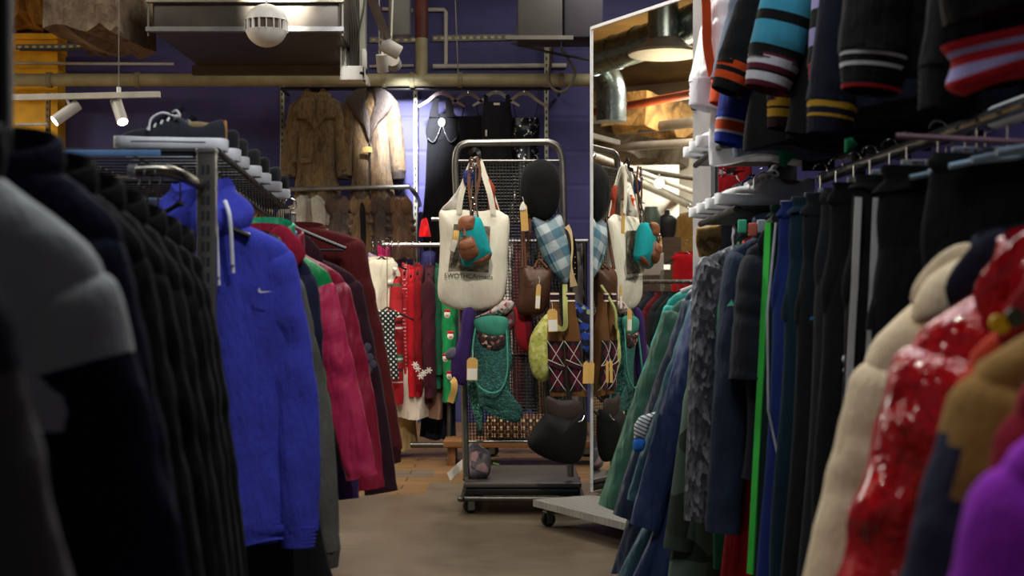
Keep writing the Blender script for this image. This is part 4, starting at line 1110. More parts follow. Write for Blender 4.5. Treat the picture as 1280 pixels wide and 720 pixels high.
jk = zbands('nordic_knit', [(0.1, '#a8141e'), (-.10, '#3a5a44'), (-.12, '#a8141e'), (-.20, '#b8202a'), (-.30, '#e4ded4'), (-.315, '#a8141e'), (-.335, '#4a0c14'), (-.36, '#a8141e'), (-.375, '#e4ded4'), (-.39, '#8c101a'), (-.46, '#b01822'),
     (-.55, '#2f7a52'), (-.575, '#d8e4d8'), (-.585, '#2f7a52'), (-.60, '#a8141e'), (-.64, '#5c0c14'), (-.66, '#a8141e'), (-.72, '#d8ccc4'), (-.73, '#b01420')], -1.0, .12)
sh = KG('santa_dress', 'bright red santa dress with white pompoms', 'dress', 490, 330, cloth('#c81822'), S=.2, L=.86, ang=4, Y=8.86)
for px, py in ((493.5, 337), (487, 353)):
    q = W(px, py, 8.64); m = MB().ball((0, 0, 0), .016, n=8).build('pompom', cloth('#eceae6'), sh); m.location = Matrix.Rotation(R(-90), 3, 'Z') @ (q-sh.location)
pd = KG('apron', 'black apron with white polka dots between cream blouse and nordic jumper', 'apron', 484, 388, dots('polka', '#15181c', '#d8dcd8', 42, .26), Y=8.5, rz=15, S=.05, L=.42, hem=.07, slv=.3, sides=(), collar=None, neck=.05, D=.04)
KG('jumper', 'red nordic jumper with white and green pattern bands', 'jumper', 498, 336, jk, S=.21, L=.84, Y=8.84, r0=.075, r1=.062, slv=.74, wr=.003)
KG('jumper', 'red jumper with tiny white flecks right of the nordic one', 'jumper', 508, 332, dots('flecks', '#98101c', '#d89a9a', 60, .2), S=.19, L=.7)
KG('cardigan', 'plain scarlet cardigan in the middle of the christmas rack', 'cardigan', 516, 335, RED, S=.2, L=.92, slv=.7)
KG('jumper', 'deep red jumper left of the burgundy one', 'jumper', 524, 332, DRED, S=.2, L=.9, slv=.72)
bj = KG('jumper', 'burgundy jumper with white snowflakes above its hem', 'jumper', 538, 333, BURG, S=.21, L=.88, r0=.08, r1=.066, slv=.72)
fl = MB()
for (px, py) in ((522, 461), (530, 466), (536, 463), (526, 470), (519, 456)):
    q = Matrix.Rotation(R(-90), 3, 'Z') @ (W(px, py, 8.6)-bj.location)
    for k in range(3):
        a = R(60*k); fl.tube([q+Vector((0, math.cos(a)*.022, math.sin(a)*.022)), q-Vector((0, math.cos(a)*.022, math.sin(a)*.022))], .005, 5)
fl.build('snowflakes', cloth('#d8d2c8'), bj)
KG('jumper', 'dark green jumper right of the burgundy one', 'jumper', 550, 333, cloth('#14503a'), S=.19, L=.78)
gj = KG('jumper', 'bright green jumper with santa faces, right end of the christmas rack', 'jumper', 562, 338, cloth('#1a8a4e'), S=.2, L=.85, slv=.72, r0=.08, r1=.07)
for (px, py) in ((559, 393), (563, 420), (557, 448), (562, 470)):
    q = Matrix.Rotation(R(-90), 3, 'Z') @ (W(px, py, 8.59)-gj.location)
    f = MB(); f.ball(q, .006, .02, .024, 8, 0); f.ball(q+Vector((.0, 0, .022)), .007, .022, .011, 8, 1); f.ball(q+Vector((0, 0, -.004)), .011, .012, .010, 8, 2)
    f.build('santa_motif', [cloth('#e6e2dc'), cloth('#b81824'), cloth('#d8a48a')], gj)
def skirt(label, px, py, Y, L, hw0, hw1, D, mat, seed, fold=.02, freq=10, name='skirt', cat='skirt', rz=0):
    t = E(name, label, cat, W(px, py, Y), None, R(rz)); m = MB()
    torso(m, [(0, hw0, D*.7), (L*.3, (hw0+hw1)/2, D), (L, hw1, D*1.1)], 30, 56, fold, freq, seed); m.build('body', mat, t)
    w = MB(); torso(w, [(0, hw0*1.01, D*.72), (.04, hw0*1.02, D*.74)], 4, fold=0, seed=seed); w.build('waistband', mat, t); return t
skirt('long cream satin skirt below the red jumpers', 500, 420, 8.95, .74, .08, .115, .1, nylon('#b89f6c'), 71)
lk = skirt('white lace petticoat showing under the red jumpers', 508, 440, 8.8, .42, .09, .15, .1, cloth('#c8bcae'), 72)
skirt('dusty pink skirt under the burgundy jumper', 542, 440, 8.85, .42, .05, .06, .09, cloth('#8a6a58'), 73)
trousers(W(548, 400, 9.0), 'dark denim trousers low on the christmas rack', cloth('#1c2434'), .78, .1, .07, .05, 74)
heap('knitted_hat', 'small bright red hat on the rail behind the christmas rack', 'hat', W(531, 296, 9.2), .035, .05, .1, cloth('#d81a22'), 9)

# ---- a second rack seen through the wire mesh of the trolley
Yq = 9.1; zq = 1.42
x0, x1 = W(596, 0, Yq).x, W(735, 0, Yq).x
qr = E('clothes_rack', 'dark clothes rack behind the wire mesh trolley', 'clothes rack', ((x0+x1)/2, Yq, 0)); o_ = qr.location
MB().tube([(x0-o_.x, 0, zq), (x1-o_.x, 0, zq)], .014, 12).build('rail', STEEL, qr)
for x in (x0+.02, x1-.02):
    MB().tube([(x-o_.x, 0, .13), (x-o_.x, 0, zq)], .015, 10).build('leg', DSTEEL, qr)
    MB().box((x-o_.x, 0, .12), (.05, .5, .03)).build('foot', DSTEEL, qr, False)
caster(qr, (W(634, 0, Yq).x-o_.x-.1, -.2, 0), .045); caster(qr, (x1-o_.x-.02, -.2, 0), .045); caster(qr, (x0-o_.x+.02, .2, 0), .045); caster(qr, (x0-o_.x+.02, -.2, 0), .045)
cols = [('#17181c', 'black'), ('#2a2c34', 'slate'), ('#d6d0c4', 'white'), ('#4a1018', 'wine red'), ('#181a22', 'ink blue'), ('#4e3a28', 'brown'), ('#101214', 'jet black'), ('#26302c', 'bottle green'), ('#5a5650', 'ash grey')]
for i, (h, nm) in enumerate(cols):
    px = 604+i*14.5
    c = W(px, 313, Yq)
    G('shirt', nm+' shirt on the rack behind the trolley mesh', 'shirt', c, cloth(h), S=.19, L=1.02+.04*(i % 3), rz=R(90), D=.034, slv=.55, flat=.7, seed=80+i, ang=3, r0=.06, collar='fold')
bb = E('blanket', 'folded brown checked blanket on the floor rack behind the trolley', 'blanket', W(670, 542, 8.4))
heap_ = MB(); heap_.box((0, .15, .03), (.62, .3, .14), None, 0, .05); heap_.build('body', checks('brown_check', ['#4a2c1c', '#c8a878', '#7a4a2c', '#2e1a12'], 22, (0, 0, 0)), bb)
lb_ = E('low_bench', 'low wooden bench under the checked blanket', 'bench', (W(665, 0, 8.55).x, 8.55, 0))
zt = W(0, 542, 8.4).z-.045
MB().box((0, 0, zt-.02), (1.1, .34, .04), None, 0, .006).build('top', wood('#6a4628', '#8e6238', 0), lb_)
for sx_ in (-1, 1): MB().box((sx_*.5, 0, (zt-.04)/2), (.05, .3, zt-.04)).build('leg', wood('#6a4628', '#8e6238', 2), lb_, False)
# ================================================================== THE MESH TROLLEY WITH BAGS
YC = 6.5
def P(px, py, Y=YC): return W(px, py, Y)
CARTM = plain('#84827c', .32, .85)
o_ = Vector((P(645, 0).x, YC+.3, 0))
ct = E('mesh_trolley', 'tall wheeled trolley with a wire mesh panel hung full of bags and hats', 'trolley', o_)
fr = [P(583, 596), P(580, 480), P(575, 330), P(569, 215), P(569.5, 196), P(574, 184), P(584, 179), P(600, 178.5), P(670, 177.5), P(686, 178), P(697, 184), P(702, 196), P(703.5, 212), P(708, 400), P(713, 596)]
fr = fr[:3]+crom(fr[3:13], 60)+fr[13:]
MB().tube([p-o_ for p in fr], .0165, 14).build('tube_frame', CARTM, ct)
# wire mesh panel
mm = MB(); g = .0026
x0, x1 = 579.5, 699.0
for i in range(31):
    u = i/30; a = P(x0-3+(x1-x0)*u, 201, YC+.0); b = P(x0+4.5+(x1+8-x0-4.5)*u, 552, YC+.0)
    mm.tube([a-o_, b-o_], g, 5)
for i in range(88):
    v = i/87; py = 201+351*v
    a = P(x0-3+8*v-2, py, YC+.006); b = P(x1+8*v+3, py, YC+.006); mm.tube([a-o_, b-o_], g*.85, 5)
mm.build('wire_mesh', plain('#4a4846', .4, .7), ct)
for py in (201, 552):
    v = (py-201)/351
    MB().tube([P(569+13*v, py)-o_, P(703.5+8.5*v, py)-o_], .007, 10).build('crossbar', CARTM, ct)
# platform
pb = MB()
xl, xr, yf, yb_ = P(580, 0).x, P(727, 0, 6.45).x, 6.42, 7.12
zt = .155
pb.box(((xl+xr)/2, (yf+yb_)/2, zt-.012), (xr-xl, yb_-yf, .024), None, 0, .01)
po = pb.build('platform_board', wood('#2f2a27', '#4a423c', 0, 2, .5), ct); po.location = -o_
bm = MB(); bm.box(((xl+xr)/2, (yf+yb_)/2, zt-.043), (xr-xl-.01, yb_-yf-.01, .036), None, 0, .016); b2 = bm.build('bumper', BLACKP, ct); b2.location = -o_
rm = MB(); q = [(xl+.03, yf+.0), (xr-.03, yf+.0), (xr+.0, yf+.04), (xr+.0, yb_-.03), (xr-.03, yb_), (xl+.03, yb_), (xl, yb_-.03), (xl, yf+.04)]
rm.tube([Vector((x, y, zt-.074)) for x, y in crom([(x, y, 0) for x, y in q], 60, True) for x, y in [(x, y)]] if False else [Vector((p.x, p.y, zt-.074)) for p in crom([(x, y, 0) for x, y in q], 64, True)], .013, 10, 0, True)
b3 = rm.build('lower_tube', DSTEEL, ct); b3.location = -o_
for (x, y) in ((xl+.03, yf+.1), (xr-.07, yf+.12), (xl+.05, yb_-.1), (xr-.06, yb_-.1)):
    caster(ct, (x-o_.x, y-o_.y, 0), .036, .034, R(12))

# ---- things on it
YT = 6.36
def item(name, label, cat, px, py, Y=YT, group=None): return E(name, label, cat, P(px, py, Y), group)
def ol(pts, t, Y=YT): return [((P(x, y, Y)-t.location).x, (P(x, y, Y)-t.location).z) for x, y in pts]
def pt(px, py, t, dy=0.0, Y=YT): 
    v = P(px, py, Y)-t.location; v.y += dy; return v
CANV = cloth('#e6dfcc', wrinkle=.35, var=.05)
tb = item('tote_bag', 'large cream canvas tote bag with picture print on the trolley', 'tote bag', 600, 205, 6.42)
YB = 6.42
body = MB(); puff(body, ol([(549, 266), (558, 263), (575, 262), (600, 264), (618, 262), (630, 267), (637, 276), (635, 320), (634, 352), (629, 374), (616, 385), (592, 388), (568, 386), (553, 379), (547, 365), (549, 330), (550, 300)], tb, YB), 0, .055, 72, 0, .0035, 4, .6)
body.build('body', CANV, tb)
for dy, pts in ((-.05, [(574, 266), (577, 245), (583, 225), (590, 207), (596, 199), (601, 205), (607, 225), (613, 245), (617, 268)]), (.02, [(566, 268), (572, 250), (580, 228), (589, 205), (596, 201), (604, 215), (614, 240), (622, 266)])):
    s = MB(); s.ribbon(crom([pt(x, y, tb, dy*(1-abs(i-4)/6 if False else 1)*(.35+.65*min(1, abs(i-4)/3)), YB) for i, (x, y) in enumerate(pts)], 30), .026, .005); s.build('strap', CANV, tb)
pr = MB(); plate(pr, ol([(568, 281), (613, 284), (611, 341), (561, 338)], tb, YB), -.0585, .002)
def print_mat():
    t = NT('printed_picture'); b = t.bsdf(Roughness=.8)
    n = t.noise(28, t.coord((1, 1, 1.6)), 6, .7)
    t.l(t.ramp(n, [(.3, '#2c2a26'), (.45, '#5c5448'), (.55, '#8a7a68'), (.68, '#b8a490')]), b.inputs['Base Color']); return t.m
pr.build('picture_print', print_mat(), tb, False)
cu = bpy.data.curves.new('print_lettering', 'FONT'); cu.body = 'EWOTHCArmada'; cu.size = .03; cu.align_x = 'CENTER'; cu.extrude = .0004
tmp = bpy.data.objects.new('print_lettering_curve', cu); col.objects.link(tmp)
me_ = bpy.data.meshes.new_from_object(tmp); bpy.data.objects.remove(tmp)
to = bpy.data.objects.new('print_lettering', me_); col.objects.link(to); to.parent = tb; to.location = pt(586, 348, tb, -.0575, YB); to.rotation_euler = (R(90), R(2), 0)
me_.materials.clear(); me_.materials.append(plain('#4a463e', .8)); to['label'] = 'grey lettering'

TEAL = cloth('#0f8d92', wrinkle=.3); LEA = plain('#6e3f22', .5, bump=.3, bs=60); LEA2 = plain('#8a5230', .5, bump=.25, bs=50)
bp = item('mini_backpack', 'small teal and brown leather backpack hanging in front of the tote bag', 'backpack', 594, 262, 6.30)
YK = 6.30
b = MB(); puff(b, ol([(574, 276), (585, 271), (598, 271), (604, 280), (613, 310), (615, 318), (610, 325), (592, 332), (580, 332), (576, 322), (575, 300)], bp, YK), 0, .05, 50, 0, .002, 6, .9); b.build('body', TEAL, bp)
b = MB(); puff(b, ol([(573, 277), (579, 271), (593, 271), (593, 281), (591, 288), (575, 290)], bp, YK), -.035, .024, 34, 0, .0, 1, .8); b.build('flap', LEA2, bp)
b = MB(); puff(b, ol([(575, 300), (583, 296), (592, 296), (598, 309), (599, 318), (588, 326), (578, 324), (574, 312)], bp, YK), -.038, .03, 36, 0, .0, 1, .8); b.build('front_pocket', LEA, bp)
b = MB(); puff(b, ol([(576, 303), (590, 299), (594, 308), (585, 313), (577, 312)], bp, YK), -.062, .012, 24, 0, .0, 1, .8); b.build('pocket_flap', LEA2, bp)
b = MB(); b.ribbon([pt(581, 286, bp, -.06, YK), pt(582, 296, bp, -.066, YK)], .012, .004); b.build('buckle_strap', LEA, bp)
b = MB(); c = pt(580, 288.5, bp, -.062, YK); b.tube([c+Vector((.010*math.cos(a), 0, .010*math.sin(a))) for a in [2*math.pi*k/16 for k in range(16)]], .0025, 6, 0, True); b.build('buckle', CHROME, bp)
b = MB(); b.tube(crom([pt(588, 272, bp, 0, YK), pt(589, 262, bp, 0, YK), pt(589, 245, bp, .03, YK), pt(591, 205, bp, .06, YK)], 14), .004, 6); b.tube(crom([pt(611, 318, bp, .01, YK), pt(603, 285, bp, .0, YK), pt(596, 262, bp, .0, YK), pt(594, 205, bp, .06, YK)], 14), .004, 6); b.build('cord', plain('#4a3626', .6), bp)
b = MB(); puff(b, ol([(600, 331), (612, 325), (614, 319), (612, 316), (596, 325), (588, 330)], bp, YK), -.01, .03, 24); b.build('base_trim', LEA, bp)
pg = E('price_tag', 'curled yellow price tag with white sticker on the teal backpack', 'price tag', P(570.5, 288, 6.26), None, 0, R(7))
tm = MB(); tm.ribbon(crom([(0, 0, 0), (.001, -.008, -.03), (-.002, -.004, -.06), (-.010, .004, -.098)], 12), .026, .0016); tm.build('card', TAGM, pg)
tm = MB(); tm.ribbon(crom([(-.0005, -.0085, -.045), (-.003, -.006, -.065), (-.010, .0025, -.097)], 10), .024, .0012); tm.build('sticker', PAPER, pg)
ks = item('strap_bundle', 'bunch of brown leather bag straps with steel clasps above the tote bag', 'bag strap', 593, 200, 6.33)
b = MB()
for a in ([(590, 196), (586, 225), (589, 262), (589, 272)], [(596, 196), (600, 215), (595, 245), (590, 270)]): b = MB(); b.ribbon(crom([pt(x, y, ks, 0, 6.33) for x, y in a], 16), .014, .004); b.build('strap', LEA, ks)
b = MB()
for (x, y) in ((590, 203), (594, 208), (589, 213), (591, 250), (593, 258), (590, 266)): b.tube([pt(x, y, ks, -.008, 6.33)+Vector((.009*math.cos(t), 0, .011*math.sin(t))) for t in [2*math.pi*k/12 for k in range(12)]], .0022, 5, 0, True)
b.build('clasps', CHROME, ks)['kind'] = 'stuff'
b = MB(); b.ribbon(crom([pt(586, 192, ks, .03, 6.4), pt(592, 187, ks, .0, 6.4), pt(598, 190, ks, -.02, 6.4), pt(598, 200, ks, -.02, 6.4), pt(586, 201, ks, -.02, 6.4)], 14), .02, .006); b.build('hook', BLACKP, ks)
pc = item('pouch', 'small dark blue woven pouch between the tote bag straps', 'pouch', 586, 214, 6.36)
b = MB(); puff(b, ol([(579, 215), (592, 213), (593, 228), (590, 232), (581, 231)], pc, 6.36), 0, .02, 26); b.build('body', cells('blue_weave', [(0, '#1d2b6a'), (.5, '#2d4490'), (.8, '#141c40')], 90), pc)
b = MB(); b.tube([pt(585, 214, pc, 0, 6.36), pt(588, 202, pc, 0, 6.38)], .003, 6); b.build('cord', cloth('#1d2b6a'), pc)
sf = item('scarf', 'rust orange scarf hanging behind the tote bag strap', 'scarf', 613, 225, 6.44)
b = MB(); puff(b, ol([(608, 222), (614, 226), (619, 236), (619, 250), (623, 262), (622, 275), (612, 276), (610, 255), (609, 238)], sf, 6.44), 0, .025, 34, 0, .004, 7); b.build('body', cloth('#8e3620', wrinkle=.8), sf)
sf = item('scarf', 'pale grey and red scarf bunched left of the tote bag handles', 'scarf', 568, 250, 6.44)
b = MB(); puff(b, ol([(577, 230), (580, 244), (573, 262), (556, 264), (551, 262), (562, 250), (570, 240)], sf, 6.44), 0, .03, 34, 0, .004, 8); b.build('body', cells('paisley', [(0, '#b8b4ac'), (.55, '#8e8a84'), (.72, '#9a3a28'), (.85, '#c8c2b8')], 40, bump=.2), sf)
# beret and cap
hb_ = item('beret', 'round black beret hanging at the top right of the mesh', 'hat', 676, 236, 6.42)
b = MB(); puff(b, ol([(677, 199), (690, 204), (698, 217), (700, 240), (696, 262), (686, 274), (675, 276), (662, 270), (653, 256), (650, 238), (653, 216), (663, 203)], hb_, 6.42), 0, .07, 56, 0, .002, 3, .35); b.build('crown', cloth('#050606', wrinkle=.4), hb_)
b = MB(); b.tube([pt(650+25+23*math.cos(a), 238+34*math.sin(a), hb_, .02, 6.42) for a in [2*math.pi*k/40 for k in range(40)]], .008, 6, 0, True); b.build('band', cloth('#141414', wrinkle=.3), hb_)
tg = price_tag(P(654, 255, 6.30), .034, .125, 0, R(-4), 'long yellow price tag hanging left of the black beret', white=False)
puff(MB(), [(-.018, -.02), (0, .012), (.012, -.02), (.010, -.028), (-.014, -.03)], -.004, .003, 16).build('paper_slip', PAPER, tg)
PLA = checks('cap_plaid', ['#44697a', '#7f969f', '#6c7a84', '#aab4b8'], 11, (0, R(28), 0))
cp_ = item('sun_hat', 'blue and grey checked fabric hat folded below the black beret', 'hat', 694, 300, 6.40)
b = MB(); puff(b, ol([(666, 272), (684, 277), (700, 268), (707, 290), (713, 318), (714, 338), (709, 354), (703, 354), (688, 338), (677, 320), (670, 295)], cp_, 6.40), 0, .055, 56, 0, .004, 5, .5); b.build('crown', PLA, cp_)
b = MB(); b.ribbon(crom([pt(668, 276, cp_, -.03, 6.4), pt(679, 300, cp_, -.055, 6.4), pt(693, 330, cp_, -.05, 6.4), pt(706, 352, cp_, -.02, 6.4)], 16), .012, .006); b.build('brim_seam', PLA, cp_)
bt_ = MB(); c = item('bag', 'black leather bag with pale lining edge hanging at the right trolley post', 'bag', 716, 300, 6.42)
puff(bt_, ol([(706, 296), (712, 290), (719, 300), (722, 330), (721, 357), (713, 352), (708, 325)], c, 6.42), 0, .03, 34); bt_.build('body', cloth('#15120f', rough=.5), c)
b = MB(); b.ribbon(crom([pt(708, 283, c, -.03, 6.42), pt(713, 292, c, -.036, 6.42), pt(715, 312, c, -.036, 6.42), pt(713, 334, c, -.036, 6.42), pt(717, 358, c, -.03, 6.42)], 20), .02, .006, wfun=lambda u: .028-.02*math.sin(u*3.1)+.03*max(0, u-.7)); b.build('lining_edge', cloth('#c8ac84', wrinkle=.6), c)
stud = MB()
for k in range(5): stud.ball(pt(718.5, 322+7*k, c, -.03, 6.42), .004, n=6)
stud.build('studs', plain('#a08a50', .3, .9), c)['kind'] = 'stuff'
# brown leather shopper with tag
bb_ = item('shopper_bag', 'dark brown leather shopper hanging in the middle of the mesh', 'bag', 668, 330, 6.38)
b = MB(); puff(b, ol([(652, 333), (668, 334), (688, 336), (689, 352), (686, 375), (678, 392), (660, 394), (647, 390), (649, 360)], bb_, 6.38), 0, .06, 44, 0, .002, 9, .6); b.build('body', LEA if False else plain('#4c2c18', .5, bump=.3, bs=50), bb_)
for x0_, x1_ in ((653, 657), (668, 684)):
    b = MB(); b.tube(crom([pt(x0_, 335, bb_, -.03, 6.38), pt((x0_+x1_)/2-2, 268 if x0_ < 660 else 325, bb_, .02, 6.38), pt(x1_, 335, bb_, -.03, 6.38)], 18), .006, 8); b.build('handle', plain('#5c341c', .5), bb_)
price_tag(P(673.5, 355, 6.28), .022, .115, 0, R(3), 'narrow price tag hanging on the brown leather shopper')
st_ = item('bag_strap', 'thin brown leather strap hanging left of the checked hat', 'bag strap', 662, 275, 6.43)
b = MB(); b.ribbon([pt(663, 272, st_, 0, 6.43), pt(657, 332, st_, 0, 6.43)], .014, .004); b.build('strap', plain('#6a3a1e', .5), st_)
b = MB(); b.ribbon([pt(653, 285, st_, 0, 6.43), pt(655, 330, st_, 0, 6.43)], .009, .004); b.build('strap', plain('#8a8a8a', .5), st_)
# teal shawl, floral bonnet, purple sock-hat, red hat
TK = cells('teal_knit', [(0, '#245650'), (.35, '#316a62'), (.7, '#2a5256'), (.9, '#427a72')], 120, bump=.5)
hd = item('shoulder_bag', 'teal knitted shoulder bag with ragged hem and dark flower band', 'bag', 620, 395, 6.38)
b = MB(); puff(b, ol([(592, 402), (612, 396), (634, 398), (638, 430), (641, 450), (637, 470), (641, 505), (653, 512), (650, 525), (640, 526), (628, 522), (612, 510), (600, 508), (594, 470), (590, 440)], hd, 6.38), 0, .05, 80, 0, .004, 10, .5); b.build('body', TK, hd)
b = MB(); puff(b, ol([(593, 400), (612, 394), (634, 398), (634, 414), (628, 421), (610, 421), (596, 414)], hd, 6.38), -.035, .03, 40, 0, .002, 3); b.build('flap', cloth('#357a68', wrinkle=.3), hd)
b = MB(); puff(b, ol([(597, 413), (612, 420), (630, 419), (631, 430), (620, 438), (606, 434), (599, 424)], hd, 6.38), -.05, .016, 34); b.build('flower_band', cells('dark_flowers', [(0, '#1c1418'), (.5, '#3a2228'), (.8, '#8a5a52'), (.92, '#c4a08a')], 70), hd)
b = MB(); b.tube(crom([pt(596, 402, hd, -.04, 6.38), pt(591, 440, hd, -.05, 6.38), pt(595, 475, hd, -.07, 6.38), pt(610, 489, hd, -.07, 6.38), pt(626, 486, hd, -.07, 6.38), pt(634, 465, hd, -.06, 6.38), pt(634, 430, hd, -.05, 6.38), pt(632, 400, hd, -.04, 6.38)], 50), .0045, 6); b.build('cord', cloth('#4a9a86'), hd)
b = MB(); puff(b, ol([(584, 478), (596, 480), (601, 505), (604, 520), (600, 540), (595, 528), (588, 505)], hd, 6.38), .01, .02, 36, 0, .004, 4); b.build('fringe', cells('teal_fringe', [(0, '#123c34'), (.4, '#2e7060'), (.8, '#5a8a78')], 150, bump=.4), hd)
b = MB(); puff(b, ol([(600, 505), (618, 512), (640, 510), (652, 514), (648, 527), (630, 525), (610, 516)], hd, 6.38), -.012, .02, 40, 0, .006, 14); b.build('ragged_hem', TK, hd)
fb = item('sun_hat', 'floral cotton sun hat squeezed under the tote bag bottom', 'hat', 620, 388, 6.40)
b = MB(); puff(b, ol([(594, 397), (608, 390), (622, 381), (632, 374), (642, 378), (640, 386), (628, 395), (612, 396)], fb, 6.40), -.03, .035, 40, 0, .004, 12, .8); b.build('brim', cells('red_flowers', [(0, '#b8b0a8'), (.4, '#8a8078'), (.6, '#8c2c44'), (.75, '#c49aa0'), (.88, '#3a5040')], 60), fb)
b = MB(); puff(b, ol([(628, 395), (642, 386), (643, 405), (636, 415), (630, 408)], fb, 6.40), .0, .03, 24); b.build('crown', cells('red_flowers_dark', [(0, '#5a5450'), (.4, '#6a2438'), (.75, '#8a7a78')], 60), fb)
pb_ = item('knitted_bag', 'dark purple knitted bag hanging at the left trolley post', 'bag', 585, 390, 6.36)
b = MB(); puff(b, ol([(579, 388), (592, 386), (592, 410), (588, 445), (585, 475), (578, 482), (566, 474), (563, 456), (568, 438), (576, 415)], pb_, 6.36), 0, .04, 44, 0, .003, 13); b.build('body', cloth('#35205a', wrinkle=.6), pb_)
b = MB(); puff(b, ol([(557, 441), (566, 434), (576, 440), (572, 446), (560, 450)], pb_, 6.36), -.01, .02, 24); b.build('trim', cloth('#565660'), pb_)
price_tag(P(590.5, 447, 6.25), .05, .105, 0, R(1), 'wide yellow price tag with white sticker on the purple and teal bags')
tm = E('price_tag', 'curled yellow price tag under the purple bag', 'price tag', P(566, 474, 6.26))
b = MB(); b.ribbon(crom([(-.004, .004, 0), (.006, -.01, -.012), (.007, -.012, -.045), (-.005, 0, -.085), (-.012, .004, -.108)], 16), .03, .0016); b.build('card', TAGM, tm)
rh = item('beanie', 'dark red knitted hat hanging behind the shopper on the mesh', 'hat', 652, 420, 6.44)
b = MB(); puff(b, ol([(641, 385), (652, 389), (664, 395), (664, 415), (661, 440), (650, 434), (644, 420)], rh, 6.44), 0, .035, 34, 0, .003, 14); b.build('crown', cloth('#8c1420', wrinkle=.5), rh)
b = MB(); puff(b, ol([(655, 392), (665, 396), (664, 428), (657, 430)], rh, 6.44), -.012, .03, 22); b.build('cuff', cloth('#5c1020', wrinkle=.5), rh)
yg = item('drawstring_bag', 'yellow green fabric bag hanging left of the argyle warmers', 'bag', 675, 400, 6.33)
b = MB(); puff(b, ol([(684, 392), (690, 402), (690, 440), (690, 466), (680, 477), (667, 470), (661, 450), (662, 425), (670, 408)], yg, 6.33), 0, .05, 44, 0, .005, 15, .5); b.build('body', cells('lime_print', [(0, '#a8ac52'), (.4, '#bcbc6c'), (.75, '#989c4a'), (.9, '#c8c488')], 70, bump=.1), yg)
b = MB(); b.ribbon(crom([pt(690, 400, yg, -.03, 6.33), pt(698, 410, yg, -.05, 6.3), pt(706, 408, yg, -.06, 6.3), pt(706, 385, yg, -.05, 6.3), pt(706, 356, yg, -.02, 6.34)], 22), .022, .006, (0, -1, .1)); b.build('strap', cloth('#8c8e56'), yg)
# argyle leg warmers
ag_b = cloth('#63401e', wrinkle=.3, var=.1)
def argyle(pxc, w_, lean_, label, seed):
    t = item('leg_warmer', label, 'leg warmer', pxc, 365, 6.30)
    s = 6.30/F; L = (498-365)*s; hw = w_*s/2
    m = MB(); torso(m, [(0, hw*.5, .02), (L*.2, hw*.6, .024), (L*.35, hw*.9, .032), (L*.6, hw*1.02, .036), (L, hw*.9, .03)], 34, 36, .003, 6, seed, lean=lean_*s)
    m.build('body', ag_b, t)
    # argyle field: lozenges and crossing lines lying on the knit
    A = MB(); Ln = MB()
    zc0, zc1 = -L*.46, -L*.93
    def surf(x, z):
        u = -z; hw_, d = interp([(0, hw*.5, .02), (L*.2, hw*.6, .024), (L*.35, hw*.9, .032), (L*.6, hw*1.02, .036), (L, hw*.9, .03)], u)
        k = max(-.97, min(.97, x/hw_)); v = u/L
        return Vector((x+lean_*s*v*v, -d*(1-abs(k)**2.4)**(1/2.4)-.0035, z))
    nx, nz_ = 12, 24
    def patch(pts_fn, mi):
        vs = [pts_fn(i/nx, j/nz_) for j in range(nz_+1) for i in range(nx+1)]
        fs = []; base = []
        for j in range(nz_):
            for i in range(nx):
                fs.append((j*(nx+1)+i, j*(nx+1)+i+1, (j+1)*(nx+1)+i+1, (j+1)*(nx+1)+i))
        return vs, fs
    H = zc0-zc1
    vs, fs = patch(lambda a, b: surf((a*2-1)*hw*.93, zc0-b*H), 0)
    o0 = len(A.v); A.v += [tuple(v) for v in vs]
    for q, f in enumerate(fs):
        j, i = divmod(q, nx); a = (i+.5)/nx*2-1; b = ((j+.5)/nz_*2) % 1
        A.f.append(tuple(k+o0 for k in f)); A.mi.append(1 if abs(a)+abs(b*2-1) < 1 else 0)
    A.build('argyle_field', [cloth('#151214', wrinkle=.2), cloth('#4a0f22', wrinkle=.2)], t)
    for sg in (1, -1):
        for off in (-1, 0, 1):
            pts_ = []
            for k in range(40):
                b = k/39; ph = (b*4+off*2+ (0 if sg > 0 else 0)); 
                x = sg*(((b*2-off*.0)*2) % 4); 
                xx = ((b*2) % 2); tri = 1-abs(xx-1)*2
                pts_.append(surf(sg*tri*hw*.9, zc0-b*H)+Vector((0, -.001, 0)))
            if off == 0: Ln.tube(pts_, .0016, 5)
    Ln.build('argyle_lines', cloth('#cfc6be', wrinkle=.1), t)
    for zz_, h_ in ((-L*.05, .028),):
        b_ = MB(); b_.ribbon([surf(0, zz_)+Vector((-hw*.5, .004, 0)), surf(0, zz_)+Vector((hw*.5, .004, 0))], h_, .006); b_.build('cuff_stripe', cloth('#2c1020'), t)
        for dz in (.016, -.016):
            b_ = MB(); b_.ribbon([surf(0, zz_+dz)+Vector((-hw*.5, .002, 0)), surf(0, zz_+dz)+Vector((hw*.5, .002, 0))], .007, .006); b_.build('cuff_edge', cloth('#d8ccc0'), t)
    # slanting tie
    for dz, h_, hx_ in ((0, .02, '#3a1020'), (.012, .004, '#cfc3b8')):
        b_ = MB(); b_.ribbon([surf((a*2-1)*hw*.92, zc0-H*(.42+.14*a)+dz)+Vector((0, -.004-(.001 if dz else 0), 0)) for a in [k/10 for k in range(11)]], h_, .003); b_.build('band', cloth(hx_), t)
    return t
argyle(693, 22, 5, 'left brown leg warmer with burgundy argyle pattern', 21)
argyle(713, 22, 11, 'right brown leg warmer with burgundy argyle pattern', 22)
price_tag(P(690, 386, 6.20), .046, .105, 0, R(-3), 'yellow price tag with white sticker on the left argyle leg warmer')
tgs = E('price_tag', 'pair of blank yellow price tags at the right argyle leg warmer', 'price tag', P(735, 452, 6.22))
